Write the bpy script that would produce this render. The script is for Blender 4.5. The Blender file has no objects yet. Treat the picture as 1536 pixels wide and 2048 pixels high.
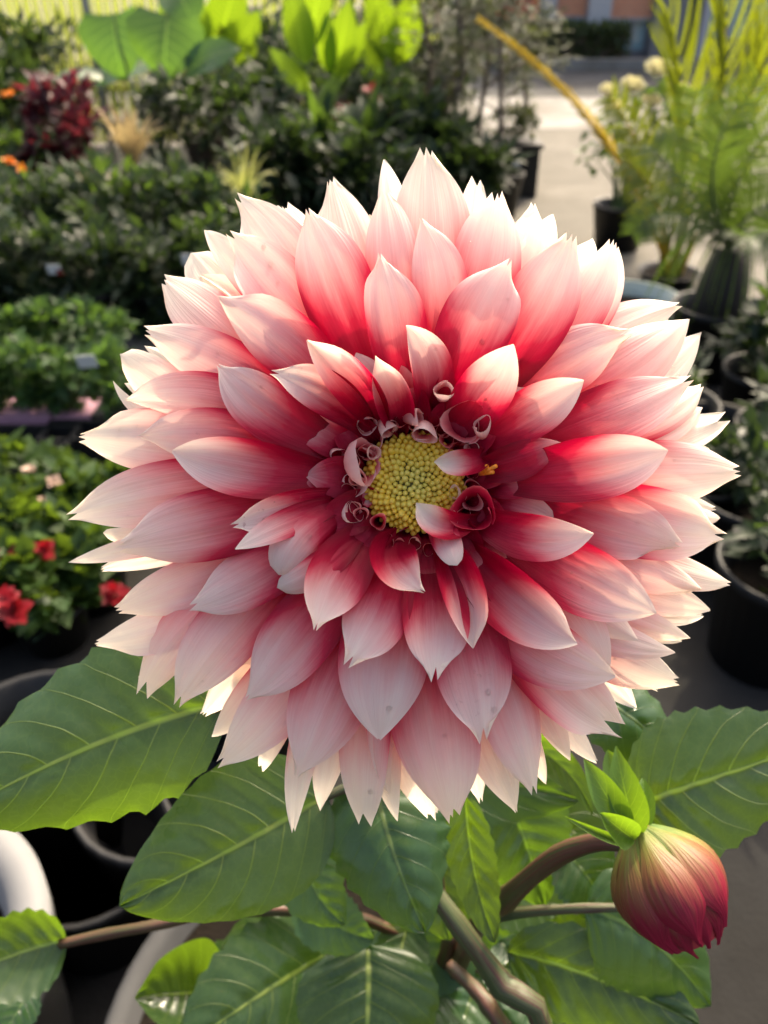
import bpy, bmesh, math, random
from mathutils import Vector, Matrix, noise as mnoise
R = math.radians
sc = bpy.context.scene
COL = sc.collection

# ------------------------------------------------------------------ camera, sky, sun, exposure
H, TILT, FPX = 1.10, R(34.0), 1607.0          # eye height (m), downward tilt, focal length in photo pixels (1536 x 2048)
cd = bpy.data.cameras.new("camera"); cam = bpy.data.objects.new("camera", cd); COL.objects.link(cam)
cam.location = (0, 0, H); cam.rotation_euler = (R(90) - TILT, 0, 0)
cd.sensor_fit = 'VERTICAL'; cd.sensor_height = 36.0; cd.lens = FPX / 2048 * 36.0
cd.clip_start = 0.01; cd.clip_end = 400
cd.dof.use_dof = True; cd.dof.focus_distance = 0.265; cd.dof.aperture_fstop = 11.0
sc.camera = cam

SUN_EL, SUN_AZ = R(45), R(26)                  # azimuth measured from +Y towards +X
wd = bpy.data.worlds.new("World"); sc.world = wd; wd.use_nodes = True
nt = wd.node_tree; nt.nodes.clear()
sky = nt.nodes.new('ShaderNodeTexSky'); sky.sky_type = 'NISHITA'; sky.sun_disc = False
sky.sun_elevation = SUN_EL; sky.sun_rotation = SUN_AZ; sky.dust_density = 10.0; sky.air_density = 0.9; sky.ozone_density = 0.0
bgn = nt.nodes.new('ShaderNodeBackground'); bgn.inputs[1].default_value = 0.15
wo = nt.nodes.new('ShaderNodeOutputWorld')
nt.links.new(sky.outputs[0], bgn.inputs[0]); nt.links.new(bgn.outputs[0], wo.inputs[0])
sl = bpy.data.lights.new("sun", 'SUN'); sl.energy = 2.0; sl.angle = R(0.55); sl.color = (1.0, 0.86, 0.62)
so = bpy.data.objects.new("sun", sl); COL.objects.link(so)
sdir = Vector((math.cos(SUN_EL) * math.sin(SUN_AZ), math.cos(SUN_EL) * math.cos(SUN_AZ), math.sin(SUN_EL)))
so.rotation_euler = (-sdir).to_track_quat('-Z', 'Y').to_euler(); so.location = (3, 8, 8)
vs = sc.view_settings; vs.view_transform = 'Standard'; vs.look = 'None'; vs.exposure = 1.7; vs.gamma = 1.0
vs.use_curve_mapping = False
sc.cycles.use_denoising = True
sc.cycles.max_bounces = 10; sc.cycles.transparent_max_bounces = 12
sc.cycles.diffuse_bounces = 5; sc.cycles.transmission_bounces = 6

# ------------------------------------------------------------------ pixels to places
CT, ST = math.cos(TILT), math.sin(TILT)
FWD = Vector((0, CT, -ST)); DWN = Vector((0, -ST, -CT)); RGT = Vector((1, 0, 0)); EYE = Vector((0, 0, H))
def P(x, y, d):                                # pixel at optical depth d
    return EYE + d * (FWD + RGT * ((x - 768) / FPX) + DWN * ((y - 1024) / FPX))
def atY(x, y, Y):                              # pixel at world distance Y
    v = (y - 1024) / FPX
    return P(x, y, Y / (CT - v * ST))
def ground(x, y, z=0.0):
    v = (y - 1024) / FPX
    return P(x, y, (H - z) / (ST + v * CT))

# ------------------------------------------------------------------ object helpers
def wloc(o):
    v = Vector((0, 0, 0))
    while o is not None:
        v = v + o.location; o = o.parent
    return v
def thing(name, label, cat, loc, group=None):
    o = bpy.data.objects.new(name, None); COL.objects.link(o); o.location = loc
    o.empty_display_size = 0.05
    o["label"] = label; o["category"] = cat
    if group: o["group"] = group
    return o
def mesh_obj(name, verts, faces, mat, parent=None, uvs=None, smooth=True, kind=None, org=None):
    """verts are world coordinates; the object is placed under its parent (or at org)"""
    o = bpy.data.objects.new(name, None)
    off = wloc(parent) if parent is not None else Vector(org or (0, 0, 0))
    me = bpy.data.meshes.new(name)
    me.from_pydata([tuple(Vector(v) - off) for v in verts], [], faces)
    if uvs is not None:
        ul = me.uv_layers.new(name="UVMap")
        li = [0] * len(me.loops); me.loops.foreach_get("vertex_index", li)
        flat = []
        for i in li: flat.extend(uvs[i])
        ul.data.foreach_set("uv", flat)
    if smooth: me.polygons.foreach_set("use_smooth", [True] * len(me.polygons))
    me.materials.append(mat)
    bpy.data.objects.remove(o)
    o = bpy.data.objects.new(name, me); COL.objects.link(o)
    if parent is not None: o.parent = parent
    else: o.location = off
    if kind: o["kind"] = kind
    me.update()
    return o
def tag(o, label, cat, group=None):
    o["label"] = label; o["category"] = cat
    if group: o["group"] = group
    return o

class MB:                                       # small mesh collector
    def __init__(s): s.v = []; s.f = []; s.uv = []
    def add(s, v, f, uv=None):
        n = len(s.v); s.v += [Vector(q) for q in v]; s.f += [tuple(i + n for i in q) for q in f]
        s.uv += uv if uv else [(0.5, 0.5)] * len(v)
    def box(s, a, b):
        x0, y0, z0 = a; x1, y1, z1 = b
        s.add([(x0,y0,z0),(x1,y0,z0),(x1,y1,z0),(x0,y1,z0),(x0,y0,z1),(x1,y0,z1),(x1,y1,z1),(x0,y1,z1)],
              [(0,3,2,1),(4,5,6,7),(0,1,5,4),(1,2,6,5),(2,3,7,6),(3,0,4,7)])
    def tube(s, pts, rad, seg=8, caps=True):
        pts = [Vector(p) for p in pts]; n = len(pts)
        if not hasattr(rad, '__len__'): rad = [rad] * n
        vs, fs, uv = [], [], []
        ref = Vector((0.31, 0.47, 0.83))
        for i, p in enumerate(pts):
            t = (pts[min(i + 1, n - 1)] - pts[max(i - 1, 0)]).normalized()
            a = (ref - t * ref.dot(t)).normalized(); b = t.cross(a); ref = a
            for k in range(seg):
                th = 2 * math.pi * k / seg
                vs.append(p + (a * math.cos(th) + b * math.sin(th)) * rad[i]); uv.append((i / max(1, n - 1), k / seg))
        for i in range(n - 1):
            for k in range(seg):
                fs.append((i*seg+k, i*seg+(k+1)%seg, (i+1)*seg+(k+1)%seg, (i+1)*seg+k))
        if caps:
            fs.append(tuple(range(seg))[::-1]); fs.append(tuple(range((n-1)*seg, n*seg)))
        s.add(vs, fs, uv)
    def lathe(s, c, prof, seg=40):
        c = Vector(c); vs, fs = [], []
        n = len(prof)
        for (r, z) in prof:
            for k in range(seg):
                th = 2*math.pi*k/seg; vs.append(c + Vector((r*math.cos(th), r*math.sin(th), z)))
        for i in range(n - 1):
            for k in range(seg):
                fs.append((i*seg+k, i*seg+(k+1)%seg, (i+1)*seg+(k+1)%seg, (i+1)*seg+k))
        s.add(vs, fs)
    def obj(s, name, mat, parent=None, smooth=True, kind=None, org=None):
        return mesh_obj(name, s.v, s.f, mat, parent, s.uv, smooth, kind, org)

def q3(B, M, T, tm, t):                         # curve through B (0), M (tm), T (1)
    l0 = (t - tm) * (t - 1) / (tm); l1 = t * (t - 1) / (tm * (tm - 1)); l2 = t * (t - tm) / (1 - tm)
    return B * l0 + M * l1 + T * l2
def sm(x):
    x = max(0.0, min(1.0, x)); return x * x * (3 - 2 * x)

def blade(B, M, T, W, face, na=22, nb=11, prof='petal', tm=0.6, cup0=0.2, cup1=0.0, roll=0.0, teeth=None, tooth=0.0,
          endw=0.03, rib=0.0, ribn=3, wave=0.0, curl=0.0, fold=(0, 0), serr=0, serra=0.0, basew=0.28, asym=0.0, seed=0, quilt=0.0, vn=7):
    """curved sheet from B through M to T, width W, front turned towards `face`; returns verts, faces, uvs"""
    rg = random.Random(seed); ph = rg.uniform(0, 6.28); ph2 = rg.uniform(0, 6.28)
    B, M, T = Vector(B), Vector(M), Vector(T); L = (T - B).length
    vs, fs, uv = [], [], []
    for i in range(na + 1):
        t = i / na
        c = q3(B, M, T, tm, t); e = 0.01
        tg = (q3(B, M, T, tm, min(1, t + e)) - q3(B, M, T, tm, max(0, t - e))).normalized()
        n = (face - tg * face.dot(tg)).normalized(); s = tg.cross(n)
        if roll:
            q = Matrix.Rotation(roll * t, 3, tg); n = q @ n; s = q @ s
        if prof == 'petal':
            if t < 0.6: w = basew + (1 - basew) * sm(t / 0.6)
            else:
                x = (t - 0.6) / 0.4; w = endw + (1 - endw) * (1 - x ** 2.45)
        elif prof == 'blunt':
            if t < 0.6: w = basew + (1 - basew) * sm(t / 0.6)
            else:
                x = (t - 0.6) / 0.4; w = math.sqrt(max(0.0, 1 - x ** 2.6)) * 0.97 + 0.03
        elif prof == 'leaf':                     # ovate, short point
            w = max(0.015, (math.sin(math.pi * min(1, t ** 0.80)) ** 0.62)) * (1 - 0.08 * t)
        elif prof == 'heart':
            w = 0.75 + 0.25 * sm(t / 0.25) if t < 0.25 else (1 - ((t - 0.25) / 0.75) ** 2.2) + 0.01
        elif prof == 'lance':
            w = max(0.03, math.sin(math.pi * t ** 0.75) ** 0.9)
        elif prof == 'strap':
            w = 0.75 + 0.25 * sm(t / 0.3) if t < 0.35 else max(0.02, 1 - ((t - 0.35) / 0.65) ** 2.0)
        hw = w * W / 2; cup = cup0 + (cup1 - cup0) * t
        for j in range(nb + 1):
            b = -1 + 2 * j / nb
            lat = b * hw * (1 + asym * (1 if b > 0 else -1))
            off = hw * cup * (b * b - 0.3)
            if serr and abs(b) > 0.99:
                lat *= 1 + serra * (abs(((t * serr) % 1.0) - 0.35) - 0.3)
            if rib: off += W * rib * math.cos(b * math.pi * ribn) * math.sin(math.pi * min(1, t * 1.02)) * (0.4 + 0.6 * t)
            if quilt:
                k = (t * vn - abs(b) * 1.5) % 1.0
                off += W * quilt * math.sin(math.pi * k) * (1 - b * b) ** 0.5 - W * quilt * 1.6 * math.exp(-(b * 9) ** 2)
            if wave: off += W * wave * b * abs(b) * math.sin(t * 7 + (ph if b > 0 else ph2))
            p = c
            for side, amt in ((-1, fold[0]), (1, fold[1])):   # edge folded over towards the front
                if amt and b * side > 0.35:
                    x = (abs(b) - 0.35) / 0.65 * sm(t * 2.2) * sm((1.05 - t) * 4)
                    a = amt * x
                    lat = side * hw * (0.35 + 0.65 * (math.sin(a) / max(0.2, amt) if amt > 0.2 else x))
                    off += hw * 0.65 * (1 - math.cos(a)) / max(0.4, amt) * 1.3
            if curl: off += L * curl * max(0.0, (t - 0.62) / 0.38) ** 2
            sh = 0.0
            if teeth:
                d = min(abs(b - q) * (1.0 + 0.5 * abs(math.sin(seed * 3.1 + 5 * q))) + 0.45 * abs(math.sin(seed * 1.7 + 9 * q)) for q in teeth); sh = -tooth * W * d * (t ** 5)
            vs.append(p + s * lat + n * off + tg * sh); uv.append((t, b * 0.5 + 0.5))
    m = nb + 1
    for i in range(na):
        for j in range(nb):
            fs.append((i*m+j, (i+1)*m+j, (i+1)*m+j+1, i*m+j+1))
    return vs, fs, uv

# ------------------------------------------------------------------ materials
class NB:
    def __init__(s, name):
        s.m = bpy.data.materials.new(name); s.m.use_nodes = True; s.t = s.m.node_tree; s.t.nodes.clear()
        s.out = s.t.nodes.new('ShaderNodeOutputMaterial')
    def n(s, ty, ins=None, **kw):
        nd = s.t.nodes.new('ShaderNode' + ty)
        for k, v in kw.items(): setattr(nd, k, v)
        if ins:
            for k, v in ins.items():
                sk = nd.inputs[k]
                if hasattr(v, 'is_linked') or isinstance(v, bpy.types.NodeSocket): s.t.links.new(v, sk)
                else: sk.default_value = v
        return nd
    def math(s, op, a, b=0.0, c=0.0, clamp=False):
        nd = s.t.nodes.new('ShaderNodeMath'); nd.operation = op; nd.use_clamp = clamp
        for i, v in enumerate((a, b, c)):
            if isinstance(v, bpy.types.NodeSocket): s.t.links.new(v, nd.inputs[i])
            else: nd.inputs[i].default_value = v
        return nd.outputs[0]
    def ramp(s, fac, stops, interp='LINEAR'):
        nd = s.t.nodes.new('ShaderNodeValToRGB'); cr = nd.color_ramp; cr.interpolation = interp
        while len(cr.elements) < len(stops): cr.elements.new(0.5)
        for e, (p, c) in zip(cr.elements, stops):
            e.position = p; e.color = (*c, 1) if len(c) == 3 else c
        s.t.links.new(fac, nd.inputs[0]); return nd.outputs[0]
    def mix(s, f, a, b, blend='MIX'):
        nd = s.t.nodes.new('ShaderNodeMix'); nd.data_type = 'RGBA'; nd.blend_type = blend
        for i, v in ((0, f), (6, a), (7, b)):
            if isinstance(v, bpy.types.NodeSocket): s.t.links.new(v, nd.inputs[i])
            else: nd.inputs[i].default_value = (*v, 1) if isinstance(v, tuple) and len(v) == 3 else v
        return nd.outputs[2]
    def finish(s, col, rough=0.5, trans=0.0, tcol=None, normal=None, spec=0.5, sheen=0.0, metal=0.0, coat=0.0):
        ins = {'Base Color': col if isinstance(col, bpy.types.NodeSocket) else (*col, 1), 'Roughness': rough, 'Metallic': metal,
               'Specular IOR Level': spec, 'Coat Weight': coat}
        pb = s.n('BsdfPrincipled', ins)
        if normal is not None: s.t.links.new(normal, pb.inputs['Normal'])
        sh = pb.outputs[0]
        if trans:
            tc = tcol if tcol is not None else col
            tr = s.n('BsdfTranslucent', {'Color': tc if isinstance(tc, bpy.types.NodeSocket) else (*tc, 1)})
            mx = s.n('MixShader', {0: trans, 1: sh, 2: tr.outputs[0]}); sh = mx.outputs[0]
        s.t.links.new(sh, s.out.inputs[0]); return s.m

def mat_petal():
    b = NB("dahlia petal")
    uv = b.n('UVMap'); sp = b.n('SeparateXYZ', {0: uv.outputs[0]}); t, y = sp.outputs[0], sp.outputs[1]
    oi = b.n('ObjectInfo'); rnd = oi.outputs['Random']
    oc = b.n('SeparateColor', {0: oi.outputs['Color']})
    edge = b.math('ABSOLUTE', b.math('MULTIPLY_ADD', y, 2.0, -1.0))
    e3 = b.math('POWER', edge, 3.2)
    cv = b.n('CombineXYZ', {0: b.math('MULTIPLY', t, 2.2), 1: b.math('MULTIPLY', y, 5.0), 2: b.math('MULTIPLY', rnd, 37.0)})
    nz = b.n('TexNoise', {'Vector': cv.outputs[0], 'Scale': 1.0, 'Detail': 4.0, 'Roughness': 0.6})
    cs = b.n('CombineXYZ', {0: b.math('MULTIPLY', t, 3.0), 1: b.math('MULTIPLY', y, 46.0), 2: b.math('MULTIPLY', rnd, 91.0)})
    ns = b.n('TexNoise', {'Vector': cs.outputs[0], 'Scale': 1.0, 'Detail': 3.0, 'Roughness': 0.6})
    p = b.math('ADD', t, b.math('MULTIPLY', b.math('SUBTRACT', nz.outputs[0], 0.5), 0.20))
    p = b.math('ADD', p, b.math('MULTIPLY', b.math('SUBTRACT', ns.outputs[0], 0.5), 0.03))
    p = b.math('ADD', p, b.math('SUBTRACT', oc.outputs[0], 0.5))
    # the red of the base runs further out along both margins
    p = b.math('SUBTRACT', p, b.math('MULTIPLY', e3, b.math('MULTIPLY', b.math('SUBTRACT', 0.90, t, clamp=True), 0.85)))
    col = b.ramp(p, [(0.0, (0.26, 0.0, 0.018)), (0.33, (0.44, 0.0, 0.032)), (0.43, (0.62, 0.020, 0.064)), (0.52, (0.78, 0.16, 0.19)),
                     (0.61, (0.87, 0.39, 0.37)), (0.71, (0.91, 0.60, 0.55)), (0.82, (0.93, 0.77, 0.68)), (0.93, (0.94, 0.85, 0.72)), (1.0, (0.94, 0.86, 0.72))])
    # brownish bruises and specks
    tc = b.n('TexCoord')
    n2 = b.n('TexNoise', {'Vector': tc.outputs['Object'], 'Scale': 420.0, 'Detail': 3.0, 'Roughness': 0.7})
    n3 = b.n('TexNoise', {'Vector': tc.outputs['Object'], 'Scale': 45.0, 'Detail': 2.0})
    sp1 = b.ramp(n2.outputs[0], [(0.60, (0, 0, 0)), (0.70, (1, 1, 1))])
    sp2 = b.ramp(n3.outputs[0], [(0.52, (0, 0, 0)), (0.66, (1, 1, 1))])
    f = b.math('MULTIPLY', b.math('MULTIPLY', sp1, sp2), b.math('MULTIPLY', oc.outputs[1], 0.6))
    col = b.mix(f, col, (0.42, 0.16, 0.13))
    vv = b.ramp(ns.outputs[0], [(0.30, (0.95, 0.92, 0.92)), (0.62, (1.0, 1.0, 1.0))])
    col = b.mix(0.8, col, vv, 'MULTIPLY')
    tcol = b.mix(0.35, col, b.mix(1.0, col, (1.0, 0.86, 0.72), 'MULTIPLY'))
    cr = b.n('CombineXYZ', {0: b.math('MULTIPLY', t, 1.6), 1: b.math('MULTIPLY', y, 24.0), 2: b.math('MULTIPLY', rnd, 13.0)})
    n4 = b.n('TexNoise', {'Vector': cr.outputs[0], 'Scale': 1.0, 'Detail': 3.0})
    bp = b.n('Bump', {'Height': n4.outputs[0], 'Strength': 0.30, 'Distance': 0.0012})
    return b.finish(col, 0.5, 0.48, tcol, bp.outputs[0], spec=0.35)

def mat_leaf(name, base, light, glow, trans=0.38, vein=(0.22, 0.26, 0.07), vn=6.5, wet=0.30, rough=0.44, veinw=0.055, bump=0.55):
    b = NB(name)
    uv = b.n('UVMap'); sp = b.n('SeparateXYZ', {0: uv.outputs[0]}); t, y = sp.outputs[0], sp.outputs[1]
    s = b.math('MULTIPLY_ADD', y, 2.0, -1.0); a = b.math('ABSOLUTE', s)
    tc = b.n('TexCoord')
    oi = b.n('ObjectInfo')
    n1 = b.n('TexNoise', {'Vector': tc.outputs['Object'], 'Scale': 60.0, 'Detail': 4.0})
    nl = b.n('TexNoise', {'Vector': tc.outputs['Object'], 'Scale': 26.0, 'Detail': 2.0})
    wob = b.math('MULTIPLY', b.math('SUBTRACT', nl.outputs[0], 0.5), 0.45)
    side = b.math('MULTIPLY', b.math('SIGN', s), 0.23)
    k = b.math('ADD', b.math('SUBTRACT', b.math('MULTIPLY', t, vn), b.math('MULTIPLY', b.math('POWER', a, 1.25), 1.9)), b.math('ADD', wob, side))
    fr = b.math('ABSOLUTE', b.math('SUBTRACT', b.math('FRACT', k), 0.5))
    sv = b.math('SUBTRACT', 1.0, b.math('DIVIDE', fr, b.math('MULTIPLY_ADD', a, -veinw * 0.75, veinw)), clamp=True)
    mv = b.math('SUBTRACT', 1.0, b.math('DIVIDE', a, b.math('MULTIPLY_ADD', t, -0.045, 0.062)), clamp=True)
    mv = b.math('MULTIPLY', mv, 1.6, clamp=True)
    wv = b.n('VectorMath', {0: tc.outputs['Object'], 1: b.n('VectorMath', {0: nl.outputs['Color'], 'Scale': 0.012}, operation='SCALE').outputs[0]}, operation='ADD')
    vor = b.n('TexVoronoi', {'Vector': wv.outputs[0], 'Scale': 260.0}, feature='DISTANCE_TO_EDGE')
    net = b.math('SUBTRACT', 1.0, b.math('MULTIPLY', vor.outputs['Distance'], 11.0), clamp=True)
    vm = b.math('MAXIMUM', b.math('MAXIMUM', b.math('MULTIPLY', sv, 0.75), mv), b.math('MULTIPLY', net, 0.09))
    col = b.mix(n1.outputs[0], base, light)
    br = b.math('MULTIPLY_ADD', oi.outputs['Random'], 0.5, 0.75)
    bc = b.n('CombineColor', {0: br, 1: br, 2: br})
    col = b.mix(1.0, col, bc.outputs[0], 'MULTIPLY')
    col = b.mix(vm, col, vein)
    tcol = b.mix(vm, glow, tuple(min(1, q * 1.9) for q in glow))
    h = b.math('SUBTRACT', b.math('MULTIPLY', n1.outputs[0], 0.5), b.math('MULTIPLY', b.math('MAXIMUM', sv, mv), 0.45))
    vq = b.n('TexVoronoi', {'Vector': tc.outputs['Object'], 'Scale': 130.0}, feature='SMOOTH_F1')
    h = b.math('SUBTRACT', h, b.math('MULTIPLY', vq.outputs['Distance'], 0.8))
    bp = b.n('Bump', {'Height': h, 'Strength': bump, 'Distance': 0.0011})
    wn = b.n('TexNoise', {'Vector': tc.outputs['Object'], 'Scale': 38.0, 'Detail': 3.0})
    rr = b.ramp(wn.outputs[0], [(0.42, (rough,) * 3), (0.62, (max(0.12, rough - wet),) * 3)])
    return b.finish(col, rr, trans, tcol, bp.outputs[0], spec=0.5)

def mat_fol(name, c1, c2, glow, trans=0.45, rough=0.45, spec=0.3):
    rough += 0.12
    """small leaves of background plants: colour varies leaf by leaf"""
    b = NB(name)
    g = b.n('NewGeometry'); oi = b.n('ObjectInfo')
    f = b.math('FRACT', b.math('ADD', g.outputs['Random Per Island'], oi.outputs['Random']))
    col = b.mix(f, c1, c2)
    tcol = b.mix(f, tuple(q * 0.7 for q in glow), glow)
    return b.finish(col, rough, trans, tcol, None, spec)

def mat_plain(name, c, rough=0.5, var=0.15, scale=20.0, bump=0.15, spec=0.5, metal=0.0, dist=0.002, trans=0.0, tcol=None):
    b = NB(name); tc = b.n('TexCoord')
    n1 = b.n('TexNoise', {'Vector': tc.outputs['Object'], 'Scale': scale, 'Detail': 6.0, 'Roughness': 0.65})
    lo = tuple(q * (1 - var) for q in c); hi = tuple(min(1, q * (1 + var)) for q in c)
    col = b.mix(n1.outputs[0], lo, hi)
    bp = b.n('Bump', {'Height': n1.outputs[0], 'Strength': bump, 'Distance': dist})
    return b.finish(col, rough, trans, tcol, bp.outputs[0], spec, metal=metal)

M_PET = mat_petal()
M_LEAF = mat_leaf("dahlia leaf", (0.019, 0.044, 0.016), (0.032, 0.062, 0.022), (0.23, 0.40, 0.011), trans=0.32, vein=(0.17, 0.21, 0.055), veinw=0.042)
M_LEAFD = mat_leaf("dahlia leaf, older", (0.020, 0.055, 0.022), (0.040, 0.085, 0.030), (0.18, 0.34, 0.012), trans=0.30, vein=(0.09, 0.13, 0.05), veinw=0.035, wet=0.3)
M_BRACT = mat_leaf("bud bract", (0.040, 0.095, 0.012), (0.070, 0.140, 0.016), (0.22, 0.38, 0.012), vein=(0.12, 0.20, 0.03), wet=0.15, bump=0.3)
M_EAR = mat_leaf("elephant ear leaf", (0.026, 0.070, 0.028), (0.042, 0.095, 0.034), (0.14, 0.28, 0.025), trans=0.40, wet=0.1, bump=0.3, veinw=0.1)
M_CANNA = mat_leaf("canna leaf", (0.055, 0.13, 0.02), (0.085, 0.18, 0.02), (0.23, 0.36, 0.010), trans=0.42, wet=0.1, bump=0.3, vn=18, veinw=0.15)

# ------------------------------------------------------------------ more materials
def mat_floret():
    b = NB("disc floret")
    oi = b.n('ObjectInfo'); oc = b.n('SeparateColor', {0: oi.outputs['Color']})
    col = b.ramp(oc.outputs[0], [(0.0, (0.80, 0.76, 0.22)), (0.35, (0.84, 0.70, 0.12)), (0.7, (0.86, 0.58, 0.03)), (1.0, (0.84, 0.46, 0.012))])
    g = b.n('TexCoord'); sp = b.n('SeparateXYZ', {0: g.outputs['Generated']})
    col = b.mix(b.math('MULTIPLY', b.math('POWER', sp.outputs[2], 3.0), 0.5), col, (0.86, 0.72, 0.16))
    return b.finish(col, 0.5, 0.3, col, None, 0.35)
def mat_stem(name, c1, c2, c3):
    b = NB(name); uv = b.n('UVMap'); sp = b.n('SeparateXYZ', {0: uv.outputs[0]})
    cv = b.n('CombineXYZ', {0: b.math('MULTIPLY', sp.outputs[0], 2.5), 1: b.math('MULTIPLY', sp.outputs[1], 22.0)})
    n = b.n('TexNoise', {'Vector': cv.outputs[0], 'Scale': 1.0, 'Detail': 4.0, 'Roughness': 0.6})
    col = b.ramp(n.outputs[0], [(0.40, c1), (0.5, c2), (0.58, c3)])
    bp = b.n('Bump', {'Height': n.outputs[0], 'Strength': 0.4, 'Distance': 0.0012})
    return b.finish(col, 0.5, 0.12, col, bp.outputs[0])
def mat_bud():
    b = NB("bud scale"); uv = b.n('UVMap'); sp = b.n('SeparateXYZ', {0: uv.outputs[0]}); t, y = sp.outputs[0], sp.outputs[1]
    oi = b.n('ObjectInfo')
    cs = b.n('CombineXYZ', {0: b.math('MULTIPLY', t, 2.5), 1: b.math('MULTIPLY', y, 14.0), 2: b.math('MULTIPLY', oi.outputs['Random'], 50.0)})
    n = b.n('TexNoise', {'Vector': cs.outputs[0], 'Scale': 1.0, 'Detail': 3.0})
    p = b.math('ADD', t, b.math('MULTIPLY', b.math('SUBTRACT', n.outputs[0], 0.5), 0.42))
    p = b.math('ADD', p, b.math('MULTIPLY', b.math('SUBTRACT', oi.outputs['Random'], 0.2), 0.26))
    col = b.ramp(p, [(0.0, (0.06, 0.12, 0.014)), (0.20, (0.14, 0.16, 0.030)), (0.38, (0.15, 0.085, 0.028)), (0.58, (0.15, 0.038, 0.022)), (0.8, (0.17, 0.006, 0.02)), (1.0, (0.22, 0.003, 0.025))])
    bp = b.n('Bump', {'Height': n.outputs[0], 'Strength': 0.4, 'Distance': 0.0012})
    return b.finish(col, 0.5, 0.10, col, bp.outputs[0], 0.3)
M_FLO = mat_floret()
M_STEM = mat_stem("dahlia stem", (0.045, 0.07, 0.022), (0.09, 0.105, 0.04), (0.07, 0.025, 0.02))
M_STEMR = mat_stem("dahlia petiole", (0.06, 0.07, 0.02), (0.085, 0.045, 0.022), (0.10, 0.032, 0.022))
M_BUD = mat_bud()
b_ = NB("water"); gl_ = b_.n('BsdfGlass', {'Color': (1, 1, 1, 1), 'Roughness': 0.0, 'IOR': 1.33}); b_.t.links.new(gl_.outputs[0], b_.out.inputs[0]); M_WATER = b_.m
M_ORANGE = mat_plain("stamen orange", (0.75, 0.22, 0.01), 0.5)
M_WHITEPOT = mat_plain("white plastic", (0.15, 0.15, 0.148), 0.6, 0.15, 22, 0.1, spec=0.2)
M_GREYPOT = mat_plain("grey plastic", (0.045, 0.045, 0.044), 0.7, 0.3, 30, 0.2, spec=0.15)
M_BLACK = mat_plain("black nursery plastic", (0.010, 0.010, 0.010), 0.5, 0.4, 18, 0.1, spec=0.25)
M_SOIL = mat_plain("potting mix", (0.013, 0.010, 0.007), 0.95, 0.6, 160, 1.0, dist=0.012, spec=0.08)

# ------------------------------------------------------------------ the setting
def mat_ground(name, c, sc1, crack=0.0, wet=0.0, r=0.9, spec=0.15):
    b = NB(name); tc = b.n('TexCoord')
    n1 = b.n('TexNoise', {'Vector': tc.outputs['Object'], 'Scale': sc1, 'Detail': 9.0, 'Roughness': 0.72})
    n2 = b.n('TexNoise', {'Vector': tc.outputs['Object'], 'Scale': 1.7, 'Detail': 5.0, 'Roughness': 0.6})
    n3 = b.n('TexNoise', {'Vector': tc.outputs['Object'], 'Scale': 140.0, 'Detail': 2.0})
    col = b.mix(n1.outputs[0], tuple(q * 0.6 for q in c), tuple(q * 1.4 for q in c))
    col = b.mix(b.ramp(n2.outputs[0], [(0.42, (0, 0, 0)), (0.62, (1, 1, 1))]), col, b.mix(1.0, col, (0.66, 0.63, 0.58), 'MULTIPLY'))
    col = b.mix(b.math('MULTIPLY', n3.outputs[0], 0.3), col, tuple(q * 0.5 for q in c))
    rr = b.ramp(n2.outputs[0], [(0.45, (r,) * 3), (0.62, (max(0.2, r - wet),) * 3)])
    bp = b.n('Bump', {'Height': b.math('ADD', n1.outputs[0], n3.outputs[0]), 'Strength': 0.35, 'Distance': 0.004})
    return b.finish(col, rr, 0, None, bp.outputs[0], spec)
M_CONC = mat_ground("concrete", (0.125, 0.116, 0.098), 7.0, wet=0.25)
M_APRON = mat_ground("pale concrete", (0.25, 0.24, 0.22), 5.0)
M_ROAD = mat_ground("asphalt", (0.085, 0.083, 0.080), 12.0)
M_YARD_SHADE = mat_ground("shade-toned nursery yard", (0.022, 0.0215, 0.0205), 16.0, spec=0.04)  # shade over the near ground is put into this dark colour

def sheet(name, x0, x1, y0, y1, z, mat, nx=24, ny=24):
    vs, fs = [], []
    for i in range(ny + 1):
        for j in range(nx + 1):
            vs.append((x0 + (x1 - x0) * j / nx, y0 + (y1 - y0) * i / ny, z))
    for i in range(ny):
        for j in range(nx):
            a = i * (nx + 1) + j; fs.append((a, a + 1, a + nx + 2, a + nx + 1))
    o = mesh_obj(name, vs, fs, mat, smooth=False); o["kind"] = "structure"; return o
sheet("ground", -150, 150, -20, 260, -0.004, M_CONC, 4, 4)
sheet("shade_toned_yard", -7, 7, -2, 2.55, 0.0, M_YARD_SHADE, 4, 4)  # dark sheet stands in for the shade on the near ground
sheet("driveway_apron", 0.9, 30, 7.35, 9.4, 0.0, M_APRON, 4, 2)
sheet("road", -40, 60, 9.4, 12.1, 0.004, M_ROAD, 4, 2)
m = MB(); m.box((-40, 12.1, -0.004), (60, 12.28, 0.12)); k = m.obj("kerb", M_APRON, smooth=False); k["kind"] = "structure"
sheet("garden_bed", -40, 60, 12.28, 13.2, 0.06, mat_plain("bark mulch", (0.16, 0.09, 0.05), 0.9, 0.5, 30, 0.8), 4, 2)

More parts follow.
